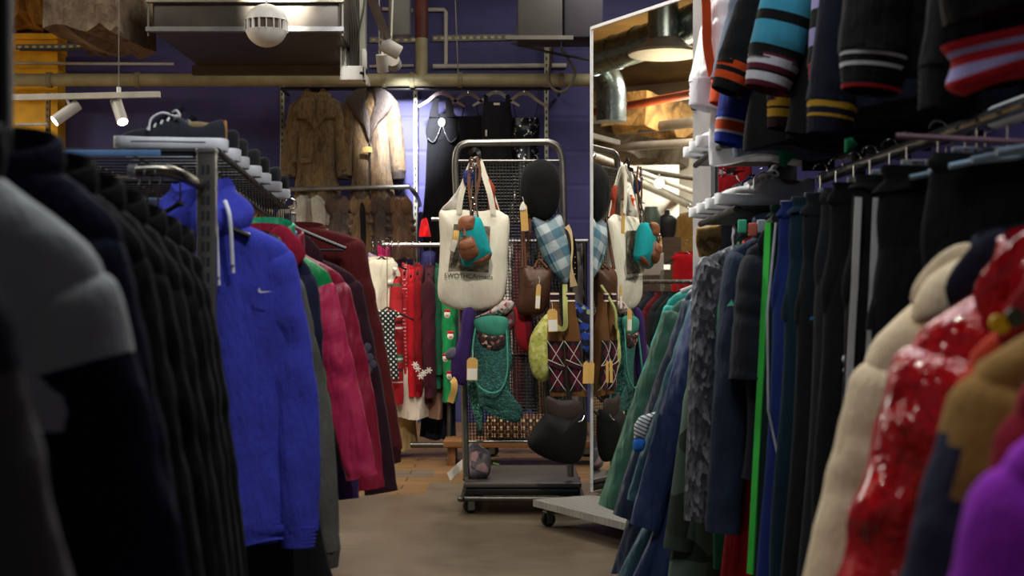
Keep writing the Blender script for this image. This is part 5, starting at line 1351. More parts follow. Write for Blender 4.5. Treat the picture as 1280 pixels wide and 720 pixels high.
for dx, rr in ((-.012, 5), (.012, -4)):
    b = MB(); plate(b, [(dx-.012, -.1), (dx+.014, -.1), (dx+.014+.004, -.01), (dx+.004, .005), (dx-.01, -.01)], dx*.3, .0016); b.build('card', TAGM, tgs, False)
bs_ = item('scarf', 'blue scarf with bright flowers behind the right leg warmer', 'scarf', 730, 410, 6.44)
b = MB(); puff(b, ol([(712, 382), (724, 378), (738, 388), (743, 400), (744, 440), (740, 452), (728, 440), (722, 415)], bs_, 6.44), 0, .04, 44, 0, .006, 16); b.build('body', cells('blue_flowers', [(0, '#101838'), (.3, '#23409a'), (.55, '#0c1020'), (.72, '#3a62c4'), (.84, '#8a9a6a'), (.93, '#a03a30')], 42), bs_)
cb_ = item('crossbody_bag', 'black crossbody bag hanging lowest at the right of the trolley', 'bag', 698, 500, 6.28)
b = MB(); puff(b, ol([(683, 516), (700, 520), (716, 522), (730, 512), (734, 535), (730, 565), (720, 579), (702, 579), (680, 572), (662, 560), (660, 548), (668, 535)], cb_, 6.28), 0, .07, 56, 0, .002, 18, .5); b.build('body', plain('#080708', .75, spec=.25, bump=.2, bs=30), cb_)
b = MB(); puff(b, ol([(684, 495), (700, 500), (722, 500), (728, 512), (722, 525), (700, 530), (688, 522), (682, 508)], cb_, 6.28), -.01, .018, 36); b.build('top_panel', plain('#2c1c15', .7, bump=.2), cb_)['label'] = 'dark brown top panel'
b = MB(); b.tube(crom([pt(684, 520, cb_, .0, 6.28), pt(682, 490, cb_, .06, 6.36), pt(690, 440, cb_, .1, 6.4), pt(705, 380, cb_, .13, 6.42)], 16), .006, 8); b.tube(crom([pt(732, 520, cb_, .0, 6.28), pt(731, 490, cb_, .06, 6.36), pt(726, 450, cb_, .1, 6.4), pt(712, 380, cb_, .13, 6.42)], 16), .006, 8); b.build('strap', plain('#161314', .5), cb_)
b = MB(); b.tube(crom([pt(722, 526, cb_, -.06, 6.28), pt(727, 524, cb_, -.06, 6.28), pt(730, 518, cb_, -.05, 6.28)], 8), .003, 6); b.build('zip_pull', CHROME, cb_)
# on and under the platform
sc_ = E('scarf', 'crumpled grey and pink cloth on the trolley platform', 'scarf', (P(598, 0, 6.6).x, 6.6, .157))
s6 = 6.6/F
b = MB(); puff(b, [(-.05, .0), (.03, -.002), (.055, .02), (.06, .08), (.055, .125), (.02, .15), (-.02, .175), (-.05, .15), (-.045, .08)], 0, .07, 44, 0, .008, 19, .9); b.build('body', cells('grey_pink', [(0, '#6a646a'), (.4, '#8a7f88'), (.6, '#b08c8e'), (.8, '#4e4a52')], 24, bump=.2), sc_)
one('paper_sheet', MB().ribbon(crom([P(561, 596, 6.75), P(570, 588, 6.72), P(580, 579, 6.7), P(588, 574, 6.7)], 10), .045, .003, (0, -1, .6)), PAPER, 'white card sticking out left of the trolley platform', 'card')
one('green_label', MB().ribbon([W(616, 579, 6.9), W(624, 581, 6.9)], .02, .002, (0, -.4, 1)), cloth('#5a7a3a'), 'small green label lying on the trolley platform', 'label')
# ================================================================== RIGHT SIDE OF THE AISLE
# ---- trousers rail
ra6, rb6 = Vector((.955, 2.1, 1.365)), Vector((.90, 3.95, 1.365))
rail([ra6, rb6], .0165, 'steel rail high on the right carrying the clipped trousers', plain('#8f9297', .25, .9))
one('rail_joint', MB().tube([Vector((.968, 2.1, 1.365)), Vector((.949, 2.66, 1.365))], .024, 16), plain('#d9dadd', .35), 'white plastic sleeve on the near end of the trousers rail', 'rail joint')
def leg_frame(x, y, H, label):
    t = E('rack_post', label, 'rack post', (x, y, 0)); MB().box((0, 0, H/2), (.035, .035, H), None, 0, .004).build('post', DSTEEL, t)
    MB().box((0, 0, .02), (.5, .06, .04), None, 0, .01).build('foot', DSTEEL, t); return t
leg_frame(1.05, 2.12, 2.3, 'near post of the right hand rack, by the white rail sleeve')
leg_frame(1.02, 4.0, 2.3, 'middle post of the right hand rack, behind the trousers')
TR = [ # y, px-left-ish x shift, colour, label, stripe, stripes
 (3.80, .862, '#10281f', 'dark green track trousers with lime side stripe on the right rail', '#3fc84a', 1, .14),
 (3.66, .872, '#1d2f6e', 'cobalt blue track trousers with white piping on the right rail', None, 0, .15),
 (3.52, .885, '#0f2a36', 'dark teal trousers right of the cobalt blue pair', None, 0, .16),
 (3.38, .89, '#15171a', 'black trousers with small blue mark right of the teal pair', None, 0, .16),
 (3.24, .90, '#26282c', 'charcoal trousers between the black pairs on the right rail', None, 0, .16),
 (3.10, .90, '#141517', 'black trousers with white toggle beside the white striped pair', None, 0, .17),
 (2.92, .915, '#101113', 'black track trousers with white side stripes', '#f4f2ee', 2, .18),
 (2.72, .93, '#131517', 'plain black trousers right of the white striped pair', None, 0, .19),
 (2.50, .96, '#17191b', 'wide black trousers with slanted pocket, nearest on the right rail', None, 0, .19)]
for i, (y, x, h, lb, st, ns, hw) in enumerate(TR):
    z = 1.27
    m = cloth(h, wrinkle=.35)
    tt = trousers((x, y, z), lb, m, 1.05, hw, hw*.58, .032, 100+i, stripe=(cloth(st, wrinkle=.1) if st else None), stripes=max(1, ns), fold=.008)
    tt.rotation_euler = (0, R(2.5), 0)
    wide = ('#dfe6ea' if i in (0, 5, 7) else None)
    lbl = ('white' if wide else 'clear grey')
    clip_hanger((x, y, z+.012), plain(wide or '#8f98a0', .25), ('white bar clip hanger above the right hand trousers' if wide else 'grey bar clip hanger above the right hand trousers'), ('white clip hangers on the trousers rail' if wide else 'grey clip hangers on the trousers rail'), hw*.8, 0, .105)
    if 'blue mark' in lb:
        b = MB(); plate(b, [(-.02, -.006), (.016, .002), (.02, .01), (-.018, .002)], 0, .003); o = b.build('mark', cloth('#2f7fc0'), tt); o.location = (-.125, -.042, -.31)
    if 'pocket' in lb:
        b = MB(); b.ribbon([(-.02, -.044, -.12), (-.13, -.04, -.165)], .006, .004); b.build('pocket_welt', cloth('#2a2c2e'), tt)
        b = MB(); b.ribbon([(-.05, -.044, -.185), (-.10, -.042, -.19)], .012, .004); b.build('pocket_label', cloth('#3a3c3e'), tt)
    if 'toggle' in lb:
        for (dz, r_) in ((-.40, .011), (-.425, .008)):
            o = MB().ball((0, 0, 0), r_, n=8).build('toggle', WHITEP, tt); o.location = (-.13, -.042, dz)
    if 'piping' in lb:
        b = MB(); b.tube([(-.165, -.030, -.06), (-.178, -.034, -.3), (-.165, -.036, -.56), (-.15, -.036, -.62), (-.115, -.036, -.75), (-.1, -.036, -1.0)], .0035, 6); b.build('piping', cloth('#c8ccd8'), tt)
for i in range(7):
    p = ra6.lerp(rb6, .08+.06*i)
    hanger((p.x, p.y, p.z-.085), plain('#a9c6dc', .2), 'clear blue plastic hanger near the white rail sleeve', 'clear blue hangers near the white rail sleeve', w=.15, hook=.09, drop=.03, bar=False)
rr = MB(); rr.tube([Vector((.72, 2.55, 1.315)), Vector((1.1, 2.4, 1.275))], .006, 8)
one('hanger_bar', rr, plain('#7a5a68', .35), 'thin reddish bar hanging among the clear hangers', 'bar')

# ---- jackets on the lower rail in front of the mirror
rl = [Vector((.73, 3.75, 1.235)), Vector((.80, 5.12, 1.165))]
rail(rl, .014, 'lower rail carrying the green and navy jackets', DSTEEL)
def JG(name, label, cat, y, x, z, mat, **kw):
    kw.setdefault('S', .2); kw.setdefault('L', .8); kw.setdefault('ang', 12); kw.setdefault('D', .034); kw.setdefault('slv', .62); kw.setdefault('bend', .9); kw.setdefault('collar', 'stand')
    kw.setdefault('seed', int(y*100))
    hang = kw.pop('hang', True)
    g = G(name, label, cat, (x, y, z), mat, **kw)
    if hang: hanger((x, y, z+.005), kw.pop('hm', BLACKP), 'black hanger on the jacket rail by the mirror', 'black hangers on the jacket rail by the mirror', w=min(.17, kw['S']*.8), hook=.075)
    return g
JG('rain_jacket', 'bright teal rain jacket behind the green one', 'jacket', 5.08, .80, 1.10, nylon('#1fb5aa'), S=.235, L=.99, ang=20, slv=.74, slope=.10, hem=.27, lean=-.13)
hanger((.80, 4.99, 1.12), plain('#e8eaec', .35), 'white hanger between the teal and green jackets', w=.18, hook=.06, th=.009)
JG('rain_jacket', 'sage green rain jacket at the left end of the jacket rail', 'jacket', 4.94, .80, 1.075, nylon('#3f705b'), S=.235, L=1.01, ang=21, slv=.74, r0=.095, r1=.075, slope=.10, hem=.28, lean=-.14)
JG('jacket', 'grey olive jacket behind the dark navy one', 'jacket', 4.82, .795, 1.085, nylon('#5c6458'), S=.2, L=.9, ang=17, slope=.1, lean=-.12, hem=.25)
JG('shell_jacket', 'dark navy shell jacket right of the sage green one', 'jacket', 4.7, .79, 1.12, nylon('#233247'), S=.20, L=1.06, ang=21, slv=.78, r0=.08, slope=.10, hem=.27, lean=-.18)
pj = JG('shell_jacket', 'petrol blue shell jacket with white striped sleeve patch', 'jacket', 4.56, .785, 1.115, nylon('#27505f'), S=.19, L=1.05, ang=20, slv=.7, slope=.09, hem=.26, lean=-.16)
def stripes_mat():
    t = NT('white_ribbed'); b = t.bsdf(Roughness=.8)
    w = t.n('ShaderNodeTexWave'); w.inputs['Scale'].default_value = 26; w.inputs['Distortion'].default_value = .3
    t.l(t.coord((1, 1, 1), (0, R(65), 0)), w.inputs['Vector'])
    t.l(t.ramp(w.outputs['Fac'], [(0, '#3a4048'), (.28, '#dfe6ea')], True), b.inputs['Base Color']); return t.m
v = W(804, 532, 4.42)-pj.location
b = MB(); puff(b, [(v.x-.03, v.z-.042), (v.x-.03, v.z+.0), (v.x-.012, v.z+.03), (v.x+.04, v.z+.045), (v.x+.02, v.z+.0), (v.x+.005, v.z-.045)], v.y, .02, 26, smooth=False); b.build('striped_patch', stripes_mat(), pj)
b = MB(); puff(b, [(v.x-.03, v.z-.085), (v.x-.03, v.z-.045), (v.x+.006, v.z-.045), (v.x+.0, v.z-.08)], v.y, .02, 20); b.build('blue_cuff', cloth('#2a6ac0'), pj)
JG('shell_jacket', 'ink blue shell jacket right of the petrol one', 'jacket', 4.42, .78, 1.125, nylon('#22345c'), S=.185, L=1.05, ang=18, slv=.78, r0=.085, slope=.08, hem=.26, lean=-.14)
cm = cells('camouflage', [(0, '#2c3a30'), (.35, '#3f5244'), (.6, '#20281f'), (.8, '#566a5c')], 9, bump=.3)
cj = JG('parka', 'faded olive camouflage parka left of the grey patterned fleece', 'jacket', 4.28, .765, 1.10, cm, S=.17, L=1.03, ang=10, slv=.78, slope=.08, hem=.22, lean=-.06)
o = MB().box((0, 0, 0), (.05, .006, .085), None, 0, .003).build('grey_patch', cloth('#6a7276'), cj); o.location = W(875, 627, 4.2)-cj.location
flm = cells('patterned_fleece', [(0, '#33353c'), (.3, '#5a5c62'), (.5, '#44464e'), (.7, '#74767c'), (.86, '#282a32')], 85, bump=.5, stretch=(1, 1, .5))
JG('fleece_jacket', 'grey patterned fleece jacket with dark zigzag bands', 'jacket', 4.14, .76, 1.185, zbands('fleece_bands', [(.1, '#4c4e54'), (-.06, '#6a6c72'), (-.13, '#2e3038'), (-.2, '#5e6066'), (-.27, '#83858a'), (-.33, '#2a2c34'), (-.42, '#55575e'), (-.50, '#7a7c82'), (-.58, '#2c2e36'), (-.68, '#606268')], -1, .12, .95) if False else flm, S=.19, L=.82, ang=3, slv=.76, slope=.06, r0=.08, r1=.062, flat=.8)
JG('sports_shirt', 'green sports shirt showing below the patterned fleece', 'shirt', 4.06, .76, 1.13, cloth('#0c4a30'), S=.13, L=.93, hem=.155, ang=2, slv=.4, slope=.08)
JG('sports_shirt', 'red sports shirt lowest below the green one', 'shirt', 4.0, .765, 1.13, cloth('#a01622'), S=.12, L=1.02, hem=.15, ang=2, slv=.4, slope=.08)
JG('track_jacket', 'slate navy track jacket with long sleeve right of the patterned fleece', 'jacket', 3.94, .785, 1.195, cloth('#232f42', wrinkle=.5), S=.165, L=.62, ang=5, slv=.78, r0=.075, r1=.05, slope=.055, flat=.8)
dj = JG('polo_shirt', 'dark grey sports polo with tiny mint triangle on the sleeve', 'shirt', 3.86, .822, 1.20, cloth('#20222a', wrinkle=.4), S=.165, L=.7, ang=4, slv=.3, r0=.07, r1=.072, slope=.055, flat=.8, collar='fold')
b = MB(); plate(b, [(-.009, -.006), (.010, -.004), (.004, .012)], 0, .002); o = b.build('triangle_mark', cloth('#5fd0a8'), dj); o.location = W(913, 380, 3.78)-dj.location
sz = [('mint green', '#4fc49c', 928, 283), ('coral', '#d8745c', 941, 287), ('pale grey', '#b0bcc0', 952, 283)]
for nm, h, px, py in sz:
    one('size_ring', MB().box((0, 0, 0), (.026, .012, .038), None, 0, .005), plain(h, .4), nm+' size marker on the jacket rail', 'size marker', W(px, py, 3.9))

# ---- shoe shelves at the far right end
def shelf_board(c, size, label, rz=0):
    t = E('shelf_board', label, 'shelf', c, None, rz)
    MB().box((0, 0, -.008), size, None, 0, .004).build('board', BLACKM, t)
    MB().tube([(-size[0]/2, -size[1]/2, -.012), (-size[0]/2, size[1]/2, -.012)], .011, 10).build('front_tube', BLACKM, t)
    for s in (-1, 1): MB().box((size[0]/2-.04, s*size[1]*.45, -.05), (.1, .012, .08)).build('bracket', BLACKM, t, False)
    return t
ysA = (4.72, 4.56, 4.40)
WSH = cloth('#d6d8dc', wrinkle=.2); WSO = plain('#e6e8ea', .4)
shelf_board((.82, 4.5, 1.503), (.34, .62, .016), 'upper black shoe shelf beside the mirror frame')
la = ['white sneaker nearest the mirror frame on the upper shelf', 'white sneaker in the middle of the upper right shelf', 'white sneaker at the near end of the upper right shelf']
for y, lb in zip(ysA, la): shoe((.75, y, 1.506), R(-4), WSH, WSO, lb, None, None, group='sneakers on the upper right shelf')
shelf_board((.84, 4.44, 1.296), (.34, .78, .016), 'lower black shoe shelf above the jackets')
lbb = [('white sneaker at the mirror end of the lower right shelf', '#d8dade', None), ('white sneaker with tan heel, second on the lower right shelf', '#d4d6da', '#a8743a'), ('white sneaker with blue heel tab on the lower right shelf', '#cfd2d8', '#2440a8'),
       ('white sneaker with beige tongue, nearest on the lower right shelf', '#dcdcd8', '#b8a888')]
for i, (lb, h, tab) in enumerate(lbb):
    shoe((.775, 4.76-.2*i, 1.299), R(-5+3*i), cloth(h, wrinkle=.2), WSO, lb, cloth('#2a48b0') if i == 2 else None, plain(tab, .6) if tab else None, group='sneakers on the lower right shelf')
tgt = one('patterned_bag', MB(), flm, 'tan patterned pouch under the lower shoe shelf', 'pouch', W(885, 303, 4.9)) if False else None
pc2 = E('pouch', 'tan patterned pouch hanging under the end of the lower shoe shelf', 'pouch', W(884, 285, 4.86))
b = MB(); puff(b, [(-.04, 0), (.05, .012), (.052, -.05), (.03, -.10), (-.03, -.105), (-.042, -.05)], 0, .008, 30, smooth=False); b.build('body', cells('tan_map', [(0, '#b08a50'), (.5, '#c8a468'), (.8, '#8a6a3a')], 40), pc2)

# ---- varsity jackets on the top rail
rt = [Vector((1.02, 2.0, 2.30)), Vector((.98, 4.35, 2.30))]
rail(rt, .016, 'top rail of the right hand rack carrying the team jackets', DSTEEL)
OR = cloth('#d04a1a', wrinkle=.2); TQ = cloth('#3f93ae', wrinkle=.2); WHT = cloth('#d4d2d8', wrinkle=.2); MAR = cloth('#5c1628', wrinkle=.2); YEL_ = cloth('#c4962a', wrinkle=.2); PUR = cloth('#9a92c4', wrinkle=.2); REDC = cloth('#b01a28', wrinkle=.2)
def VG(label, y, tipx, tipy, mat, smat, cmat, bmat, bands=(), nx=.97, hem=.27, L=.72, hmat=None, r0=.085, r1=.06, flat=.8, **kw):
    """team jacket placed so that its aisle-side cuff ends at the given point"""
    tip = W(tipx, tipy, y); z = 2.17; S = .235
    dz = z-tip.z; 
    slv = max(.3, dz-.10-.05-.055); ang = math.degrees(math.atan2(max(.0, (nx-S+.05)-tip.x), slv*.92))
    g = G('team_jacket', label, 'jacket', (nx, y, z), mat, S=S, L=L, hem=hem, D=.055, slv=slv, ang=min(24, ang), bend=1.0, smat=smat, cmat=cmat, bmat=bmat, bands=bands, collar='stand', kmat=cmat, hmat=hmat, seed=int(y*37), r0=r0, r1=r1, flat=flat, cuff=.085, **kw)
    hanger((nx, y, z+.01), BLACKP, 'black hanger on the team jacket rail', 'black hangers on the team jacket rail', w=.19, hook=.125)
    return g
B_ = cloth('#0a0b0d', wrinkle=.5); B2 = cloth('#121315', wrinkle=.5); NV = cloth('#0f1324', wrinkle=.4); GB = cloth('#5a6676', wrinkle=.4)
VG('white satin team jacket with orange seam at the far end of the top rail', 4.3, 893, 132, nylon('#e8e8ea'), nylon('#eceef0'), WHT, (), r0=.10, r1=.085, nx=.90)
seam = MB(); seam.ribbon(crom([W(879, -40, 4.19), W(883, 10, 4.19), W(884, 55, 4.19), W(891, 95, 4.19)], 16), .028, .006)
wj_ = [o for o in bpy.data.objects if o.get('label', '').startswith('white satin')][0]
so_ = seam.build('seam', OR, wj_); so_.location = -wj_.location; so_['label'] = 'orange seam'
VG('grey blue team jacket with red orange piping beside the white one', 4.12, 912, 128, GB, GB, OR, (), bands=((0, .03, OR),), nx=.93, r0=.075)
VG('black team jacket with two orange cuff bands', 3.9, 916, 118, B2, B2, B_, ((.0, .22, OR), (.42, .66, OR)), nx=.95)
VG('royal blue team jacket with orange and white cuff, peeping out lowest', 4.02, 918, 182, NV, cloth('#1c2f86'), cloth('#2338a0'), ((.18, .28, WHT), (.28, .6, OR), (.6, .7, WHT)), nx=.95, L=.66)
VG('black team jacket with turquoise sleeve bands and maroon white cuff', 3.55, 965, 112, B_, B_, MAR, ((.12, .32, WHT), (.46, .6, B_), (.6, .8, WHT)), bands=((.66, .76, TQ), (.80, .90, TQ)), nx=.97, r0=.095, r1=.072)
VG('navy team jacket with yellow cuff bands', 3.72, 985, 158, NV, NV, cloth('#2a1a16'), ((.1, .3, YEL_), (.45, .7, YEL_)), nx=1.0)
VG('black team jacket with thin lilac sleeve stripes', 3.3, 1040, 118, B_, B_, REDC, ((.5, 1, NV),), bands=((.72, .77, PUR), (.83, .88, PUR)), nx=1.0)
VG('navy team jacket with narrow gold cuff rings', 3.08, 1040, 170, NV, NV, NV, ((.2, .3, YEL_), (.5, .6, YEL_)), nx=.99)
VG('black team jacket with two silver cuff stripes and red edge', 2.72, 1093, 112, B_, B2, B_, ((.15, .27, WHT), (.42, .54, WHT), (.88, 1.0, REDC)), nx=.97, r0=.09, r1=.074)
VG('black team jacket with red and white waistband at the upper right edge', 2.3, 1190, 150, B_, B_, B_, (), nx=1.03, L=.76, r0=.08)
# the red and white ribbed waistband of the nearest team jacket
wb = E('team_jacket', 'nearest black team jacket with red and white ribbed band, cut by the frame', 'jacket', (.915, 2.08, 2.155))
wm = MB(); torso(wm, [(0, .08, .05), (.05, .19, .06), (.1, .24, .06), (.4, .25, .065), (.72, .26, .07)], 30, fold=.012, seed=5); wm.build('body', B_, wb)
hm = MB(); torso(hm, [(0, .262, .074), (.075, .245, .07)], 16, fold=.002, seed=5, mf=lambda u, a: 1 if (.22 < u < .36 or .56 < u < .72) else 0); ho = hm.build('waistband', [REDC, PUR], wb); ho.location = (0, 0, -.715); ho.rotation_euler = (0, R(-10), 0)
hanger((.915, 2.08, 2.165), BLACKP, 'black hanger on the team jacket rail', 'black hangers on the team jacket rail', w=.19, hook=.14)
# small things hanging under the team jackets
for nm, h, px, py, Y, w_, h_ in (('bright green pennant cloth hanging under the team jackets', '#1d8a5e', 984, 172, 4.1, .05, .09), ('small green cloth tip under the gold ringed cuff', '#1a7a50', 1062, 172, 3.2, .025, .04)):
    t = E('cloth', nm, 'cloth', W(px, py, Y)); b = MB(); puff(b, [(-w_/2, 0), (w_*.3, 0), (w_*.75, -h_*.45), (-w_*.2, -h_), (-w_*.5, -h_*.9)], 0, .012, 24, smooth=False); b.build('body', cloth(h), t)

# ---- nearest rack at bottom right
rn = [Vector((.50, .85, 1.03)), Vector((.70, 2.05, 1.06))]
rail(rn, .014, 'low rail at the bottom right carrying the cream, red and purple coats', DSTEEL)
leg_frame(.72, 2.08, 1.07, 'short post under the far end of the low right rail')
CRM = cloth('#e2cfae', wrinkle=.35, var=.05)
g = G('coat', 'cream coat with turned up collar behind the red vinyl jacket', 'coat', (.685, 1.9, 1.035), CRM, S=.20, L=.62, ang=16, slv=.4, r0=.085, r1=.06, D=.045, wr=.0015, slope=.115, seed=131, collar='fold', kz=.02, bend=.9, neck=.085, cuff=.03)
puff(MB(), [(-.14, -.06), (-.12, .0), (-.05, .036), (.06, .045), (.09, .0), (.0, -.035), (-.075, -.05)], -.05, .035, 40).build('turned_collar', CRM, g)
hanger((.685, 1.9, 1.01), BLACKP, 'black hanger of the cream coat', w=.14, hook=.05)
G('jacket', 'dark navy jacket between cream coat and red vinyl jacket', 'jacket', (.675, 1.74, 1.045), cloth('#15172a'), S=.15, L=.6, ang=6, D=.03, slope=.1, slv=.4, seed=133, collar='fold')
hanger((.675, 1.74, 1.01), BLACKP, 'black hanger of the dark navy jacket near the cream coat', w=.12, hook=.05)
RV = vinyl('#bb0c18')
rv = G('vinyl_jacket', 'shiny red vinyl jacket at the lower right', 'jacket', (.645, 1.56, 1.035), RV, S=.195, L=.62, ang=17, slv=.62, r0=.085, r1=.062, D=.045, slope=.085, seed=135, collar='fold', bend=.95, wr=.0055, fold=.014, flat=.75)
hanger((.645, 1.57, 1.0), BLACKP, 'black hanger of the red vinyl jacket', w=.14, hook=.05)
og = G('jacket', 'orange red jacket with yellow button, right of the red vinyl one', 'jacket', (.625, 1.42, 1.00), cloth('#a8321c'), S=.155, L=.6, ang=5, D=.034, slope=.06, slv=.4, seed=137, collar='fold', kmat=cloth('#8e1a1c'))
hanger((.625, 1.42, .98), BLACKP, 'black hanger of the orange red jacket', w=.12, hook=.06)
for (px, py, h) in ((1251, 405, '#d8b020'), (1270, 397, '#3a4a40')):
    o = MB().lathe([(.002, 0), (.010, 0), (.010, .006), (.002, .006)], (0, 0, 0), 14, 'Y').build('button', plain(h, .35), og); o.location = W(px, py, 1.36)-og.location
def nb(u, a): return 1 if u < .36 else 0
BRN = cloth('#8a6a38', wrinkle=.4)
G('jacket', 'dark navy jacket with ochre brown shoulder at the bottom right', 'jacket', (.585, 1.26, .985), cloth('#22243a', wrinkle=.5), S=.165, L=.62, ang=17, slv=.5, r0=.085, r1=.068, D=.042, slope=.05, seed=139, collar='stand', kz=.03, body_mf=nb, body_mats=[BRN], kmat=cloth('#5c1420'), bend=.9, bands=((0, .6, BRN, 1.75),))
hanger((.585, 1.26, .96), BLACKP, 'black hanger of the navy jacket with ochre shoulder', w=.12, hook=.07)
G('shirt', 'crimson shirt above the purple coat at the right edge', 'shirt', (.56, 1.14, .975), cloth('#7c0c24'), S=.145, L=.5, ang=6, D=.028, slope=.06, slv=.3, seed=141, collar=None)
hanger((.56, 1.14, .97), BLACKP, 'black hanger of the crimson shirt', w=.11, hook=.06)
G('coat', 'vivid purple coat in the bottom right corner', 'coat', (.51, 1.02, .93), cloth('#8a25b0', wrinkle=.45), S=.15, L=.6, ang=13, slv=.5, r0=.085, r1=.068, D=.04, slope=.055, seed=143, collar='stand', kz=.02, bend=.9)
hanger((.51, 1.02, .93), BLACKP, 'black hanger of the purple coat', w=.11, hook=.10)

# ---- what shows past the right edge of the mirror
bx = W(905, 215, 8.6)
G('jumper', 'red jumper hanging beyond the right edge of the mirror', 'jumper', W(903, 222, 8.6), cloth('#9c1620'), S=.17, L=.7, seed=151, D=.05)
hanger(W(903, 221, 8.6), BLACKP, 'black hanger of the red jumper beyond the mirror', w=.15, hook=.08)
rail([W(890, 205, 8.6), W(1010, 205, 8.6)], .014, 'rail beyond the right edge of the mirror', STEEL)
G('shirt', 'red and white patterned shirt high beyond the mirror', 'shirt', W(899, 140, 8.9), cells('red_white', [(0, '#a81420'), (.6, '#1a1214'), (.8, '#e0dcd8')], 22), S=.17, L=.4, seed=152, D=.05)
hanger(W(899, 139, 8.9), BLACKP, 'black hanger of the red and white patterned shirt', w=.15, hook=.08)
upright(917, 60, 500, 9.2, 'pale upright beyond the right edge of the mirror', .03)
G('coat', 'dark navy coat beyond the right edge of the mirror', 'coat', W(950, 222, 8.5), cloth('#10101c'), S=.22, L=1.0, seed=153, D=.05)
hanger(W(950, 221, 8.5), BLACKP, 'black hanger of the dark navy coat beyond the mirror', w=.15, hook=.08)
# ================================================================== THE BIG MIRROR ON WHEELS
def plane_at(px):
    k = (px-640)/F     # X = k*Y on the mirror plane
    s = (MP0.x-k*MP0.y)/(k*MT.y-MT.x); p = MP0+MT*s; return p
pl, pr_, pe = plane_at(740), plane_at(868), plane_at(890.5)
zb, ztop = .13, 1+(380-37)*pl.y/F
mr = E('standing_mirror', 'tall frameless standing mirror on a grey wheeled base beside the trolley', 'mirror', (pl+pe)*.5)
o_ = mr.location.copy(); U = Vector((0, 0, 1)); BKV = -MN
def slab(a, b, z0, z1, off0, off1):
    m = MB(); vs = []
    for p in (a, b):
        for z in (z0, z1):
            for of in (off0, off1): vs.append(p+U*z+BKV*of-o_)
    m.add(vs, [(0, 1, 3, 2), (4, 6, 7, 5), (0, 4, 5, 1), (2, 3, 7, 6), (0, 2, 6, 4), (1, 5, 7, 3)]); return m
t_ = NT('mirror_glass'); b_ = t_.bsdf(Roughness=.012, Metallic=1.0); b_.inputs['Base Color'].default_value = (.93, .95, .94, 1)
slab(pl, pr_, zb, ztop, 0, .012).build('glass', t_.m, mr, False)
FRM = plain('#b9b9bb', .4, .2)
slab(pr_, pe, zb, ztop+.01, -.008, .03).build('frame_stile', plain('#c4c2c4', .5), mr, False)['label'] = 'wide pale grey right stile'
slab(pl-MT*.008, pl+MT*.001, zb, ztop+.012, -.006, .03).build('frame_edge', plain('#e2e2e4', .3, .3), mr, False)
slab(pl-MT*.008, pe, ztop, ztop+.014, -.006, .03).build('top_edge', plain('#e8e8ea', .3, .3), mr, False)
slab(pl, pe, zb, ztop, .013, .028).build('back_board', plain('#6a5a48', .7), mr, False)
kb = MB(); p = plane_at(871)+U*(1+(380-126)*5.42/F)-o_+MN*.012
kb.lathe([(.003, -.01), (.014, -.01), (.014, .012), (.003, .012)], p, 14, 'Y'); kb.build('knob', IRON, mr)
# base tray with caster wheels
bc = W(666, 632, 6.1); fwd = MT.copy(); side = -MN
c0 = Vector((.095, 6.13, 0)); L_ = 1.15; D_ = .5
bs = MB()
def bpt(u, v, z): return c0+fwd*u+side*v+U*z-o_
for z0, z1 in ((.088, .118),):
    vs = [bpt(u, v, z) for u in (0, L_) for v in (0, D_) for z in (z0, z1)]
    bs.add(vs, [(0, 1, 3, 2), (4, 6, 7, 5), (0, 4, 5, 1), (2, 3, 7, 6), (0, 2, 6, 4), (1, 5, 7, 3)])
def tread():
    t = NT('grey_tread'); b = t.bsdf(Roughness=.5)
    c = t.n('ShaderNodeTexChecker'); c.inputs['Scale'].default_value = 45; c.inputs[1].default_value = lin('#7f7c75'); c.inputs[2].default_value = lin('#8f8c84')
    t.l(t.coord((1, 1, 0.02), (0, 0, R(25))), c.inputs[0]); t.l(c.outputs[0], b.inputs['Base Color']); t.l(t.bump(c.outputs[1], .5, .004), b.inputs['Normal']); return t.m
bs.build('base_tray', tread(), mr, False)
for u, v in ((.05, .05), (L_-.06, .05), (.05, D_-.05), (L_-.06, D_-.05)):
    q = bpt(u, v, 0); caster(mr, (q.x, q.y, 0), .032, .026, .4)
up_ = MB()
for p in (pl+MT*.1, pe-MT*.1): up_ = MB(); up_.box(p-o_+BKV*.05+U*.5, (.04, .04, .9), math.atan2(MT.y, MT.x)); up_.build('support', DSTEEL, mr, False)

# ================================================================== WHAT THE MIRROR SHOWS: THE LEFT HALF OF THE SHOP
GALV = plain('#8f9a98', .28, .85)
def mt(pts, r, mat, name, label, cat, n=18, group=None, coll=()):
    P_ = [M(*p) for p in pts]; o = P_[0]; t = E(name, label, cat, o)
    MB().tube([q-o for q in (crom(P_, 28) if len(P_) > 2 else P_)], r, n).build('duct' if 'duct' in name else 'tube', mat, t)
    return t
def ring_on(t, a, b, r, mat):
    d = (b-a).normalized(); MB().tube([a-d*.012-t.location, a+d*.012-t.location], r, 20).build('collar', mat, t)
dm = mt([(725, 78, 14.0), (780, 62, 13.4), (835, 42, 12.8), (890, 18, 12.2)], .17, GALV, 'round_duct', 'long galvanised round duct near the ceiling, seen in the mirror', 'duct')
for q in ((740, 74, 13.8), (770, 65, 13.5), (800, 54, 13.2), (845, 38, 12.7)):
    a = M(*q); b = M(q[0]+10, q[1]-3.5, q[2]-.1); ring_on(dm, a, b, .176, GALV)
el = mt([(738, 82, 14.2), (752, 90, 14.1), (762, 108, 14.0), (764, 130, 14.0), (764, 152, 14.0)], .155, GALV, 'duct_elbow', 'galvanised duct elbow bending down in the mirror, left', 'duct', 24)
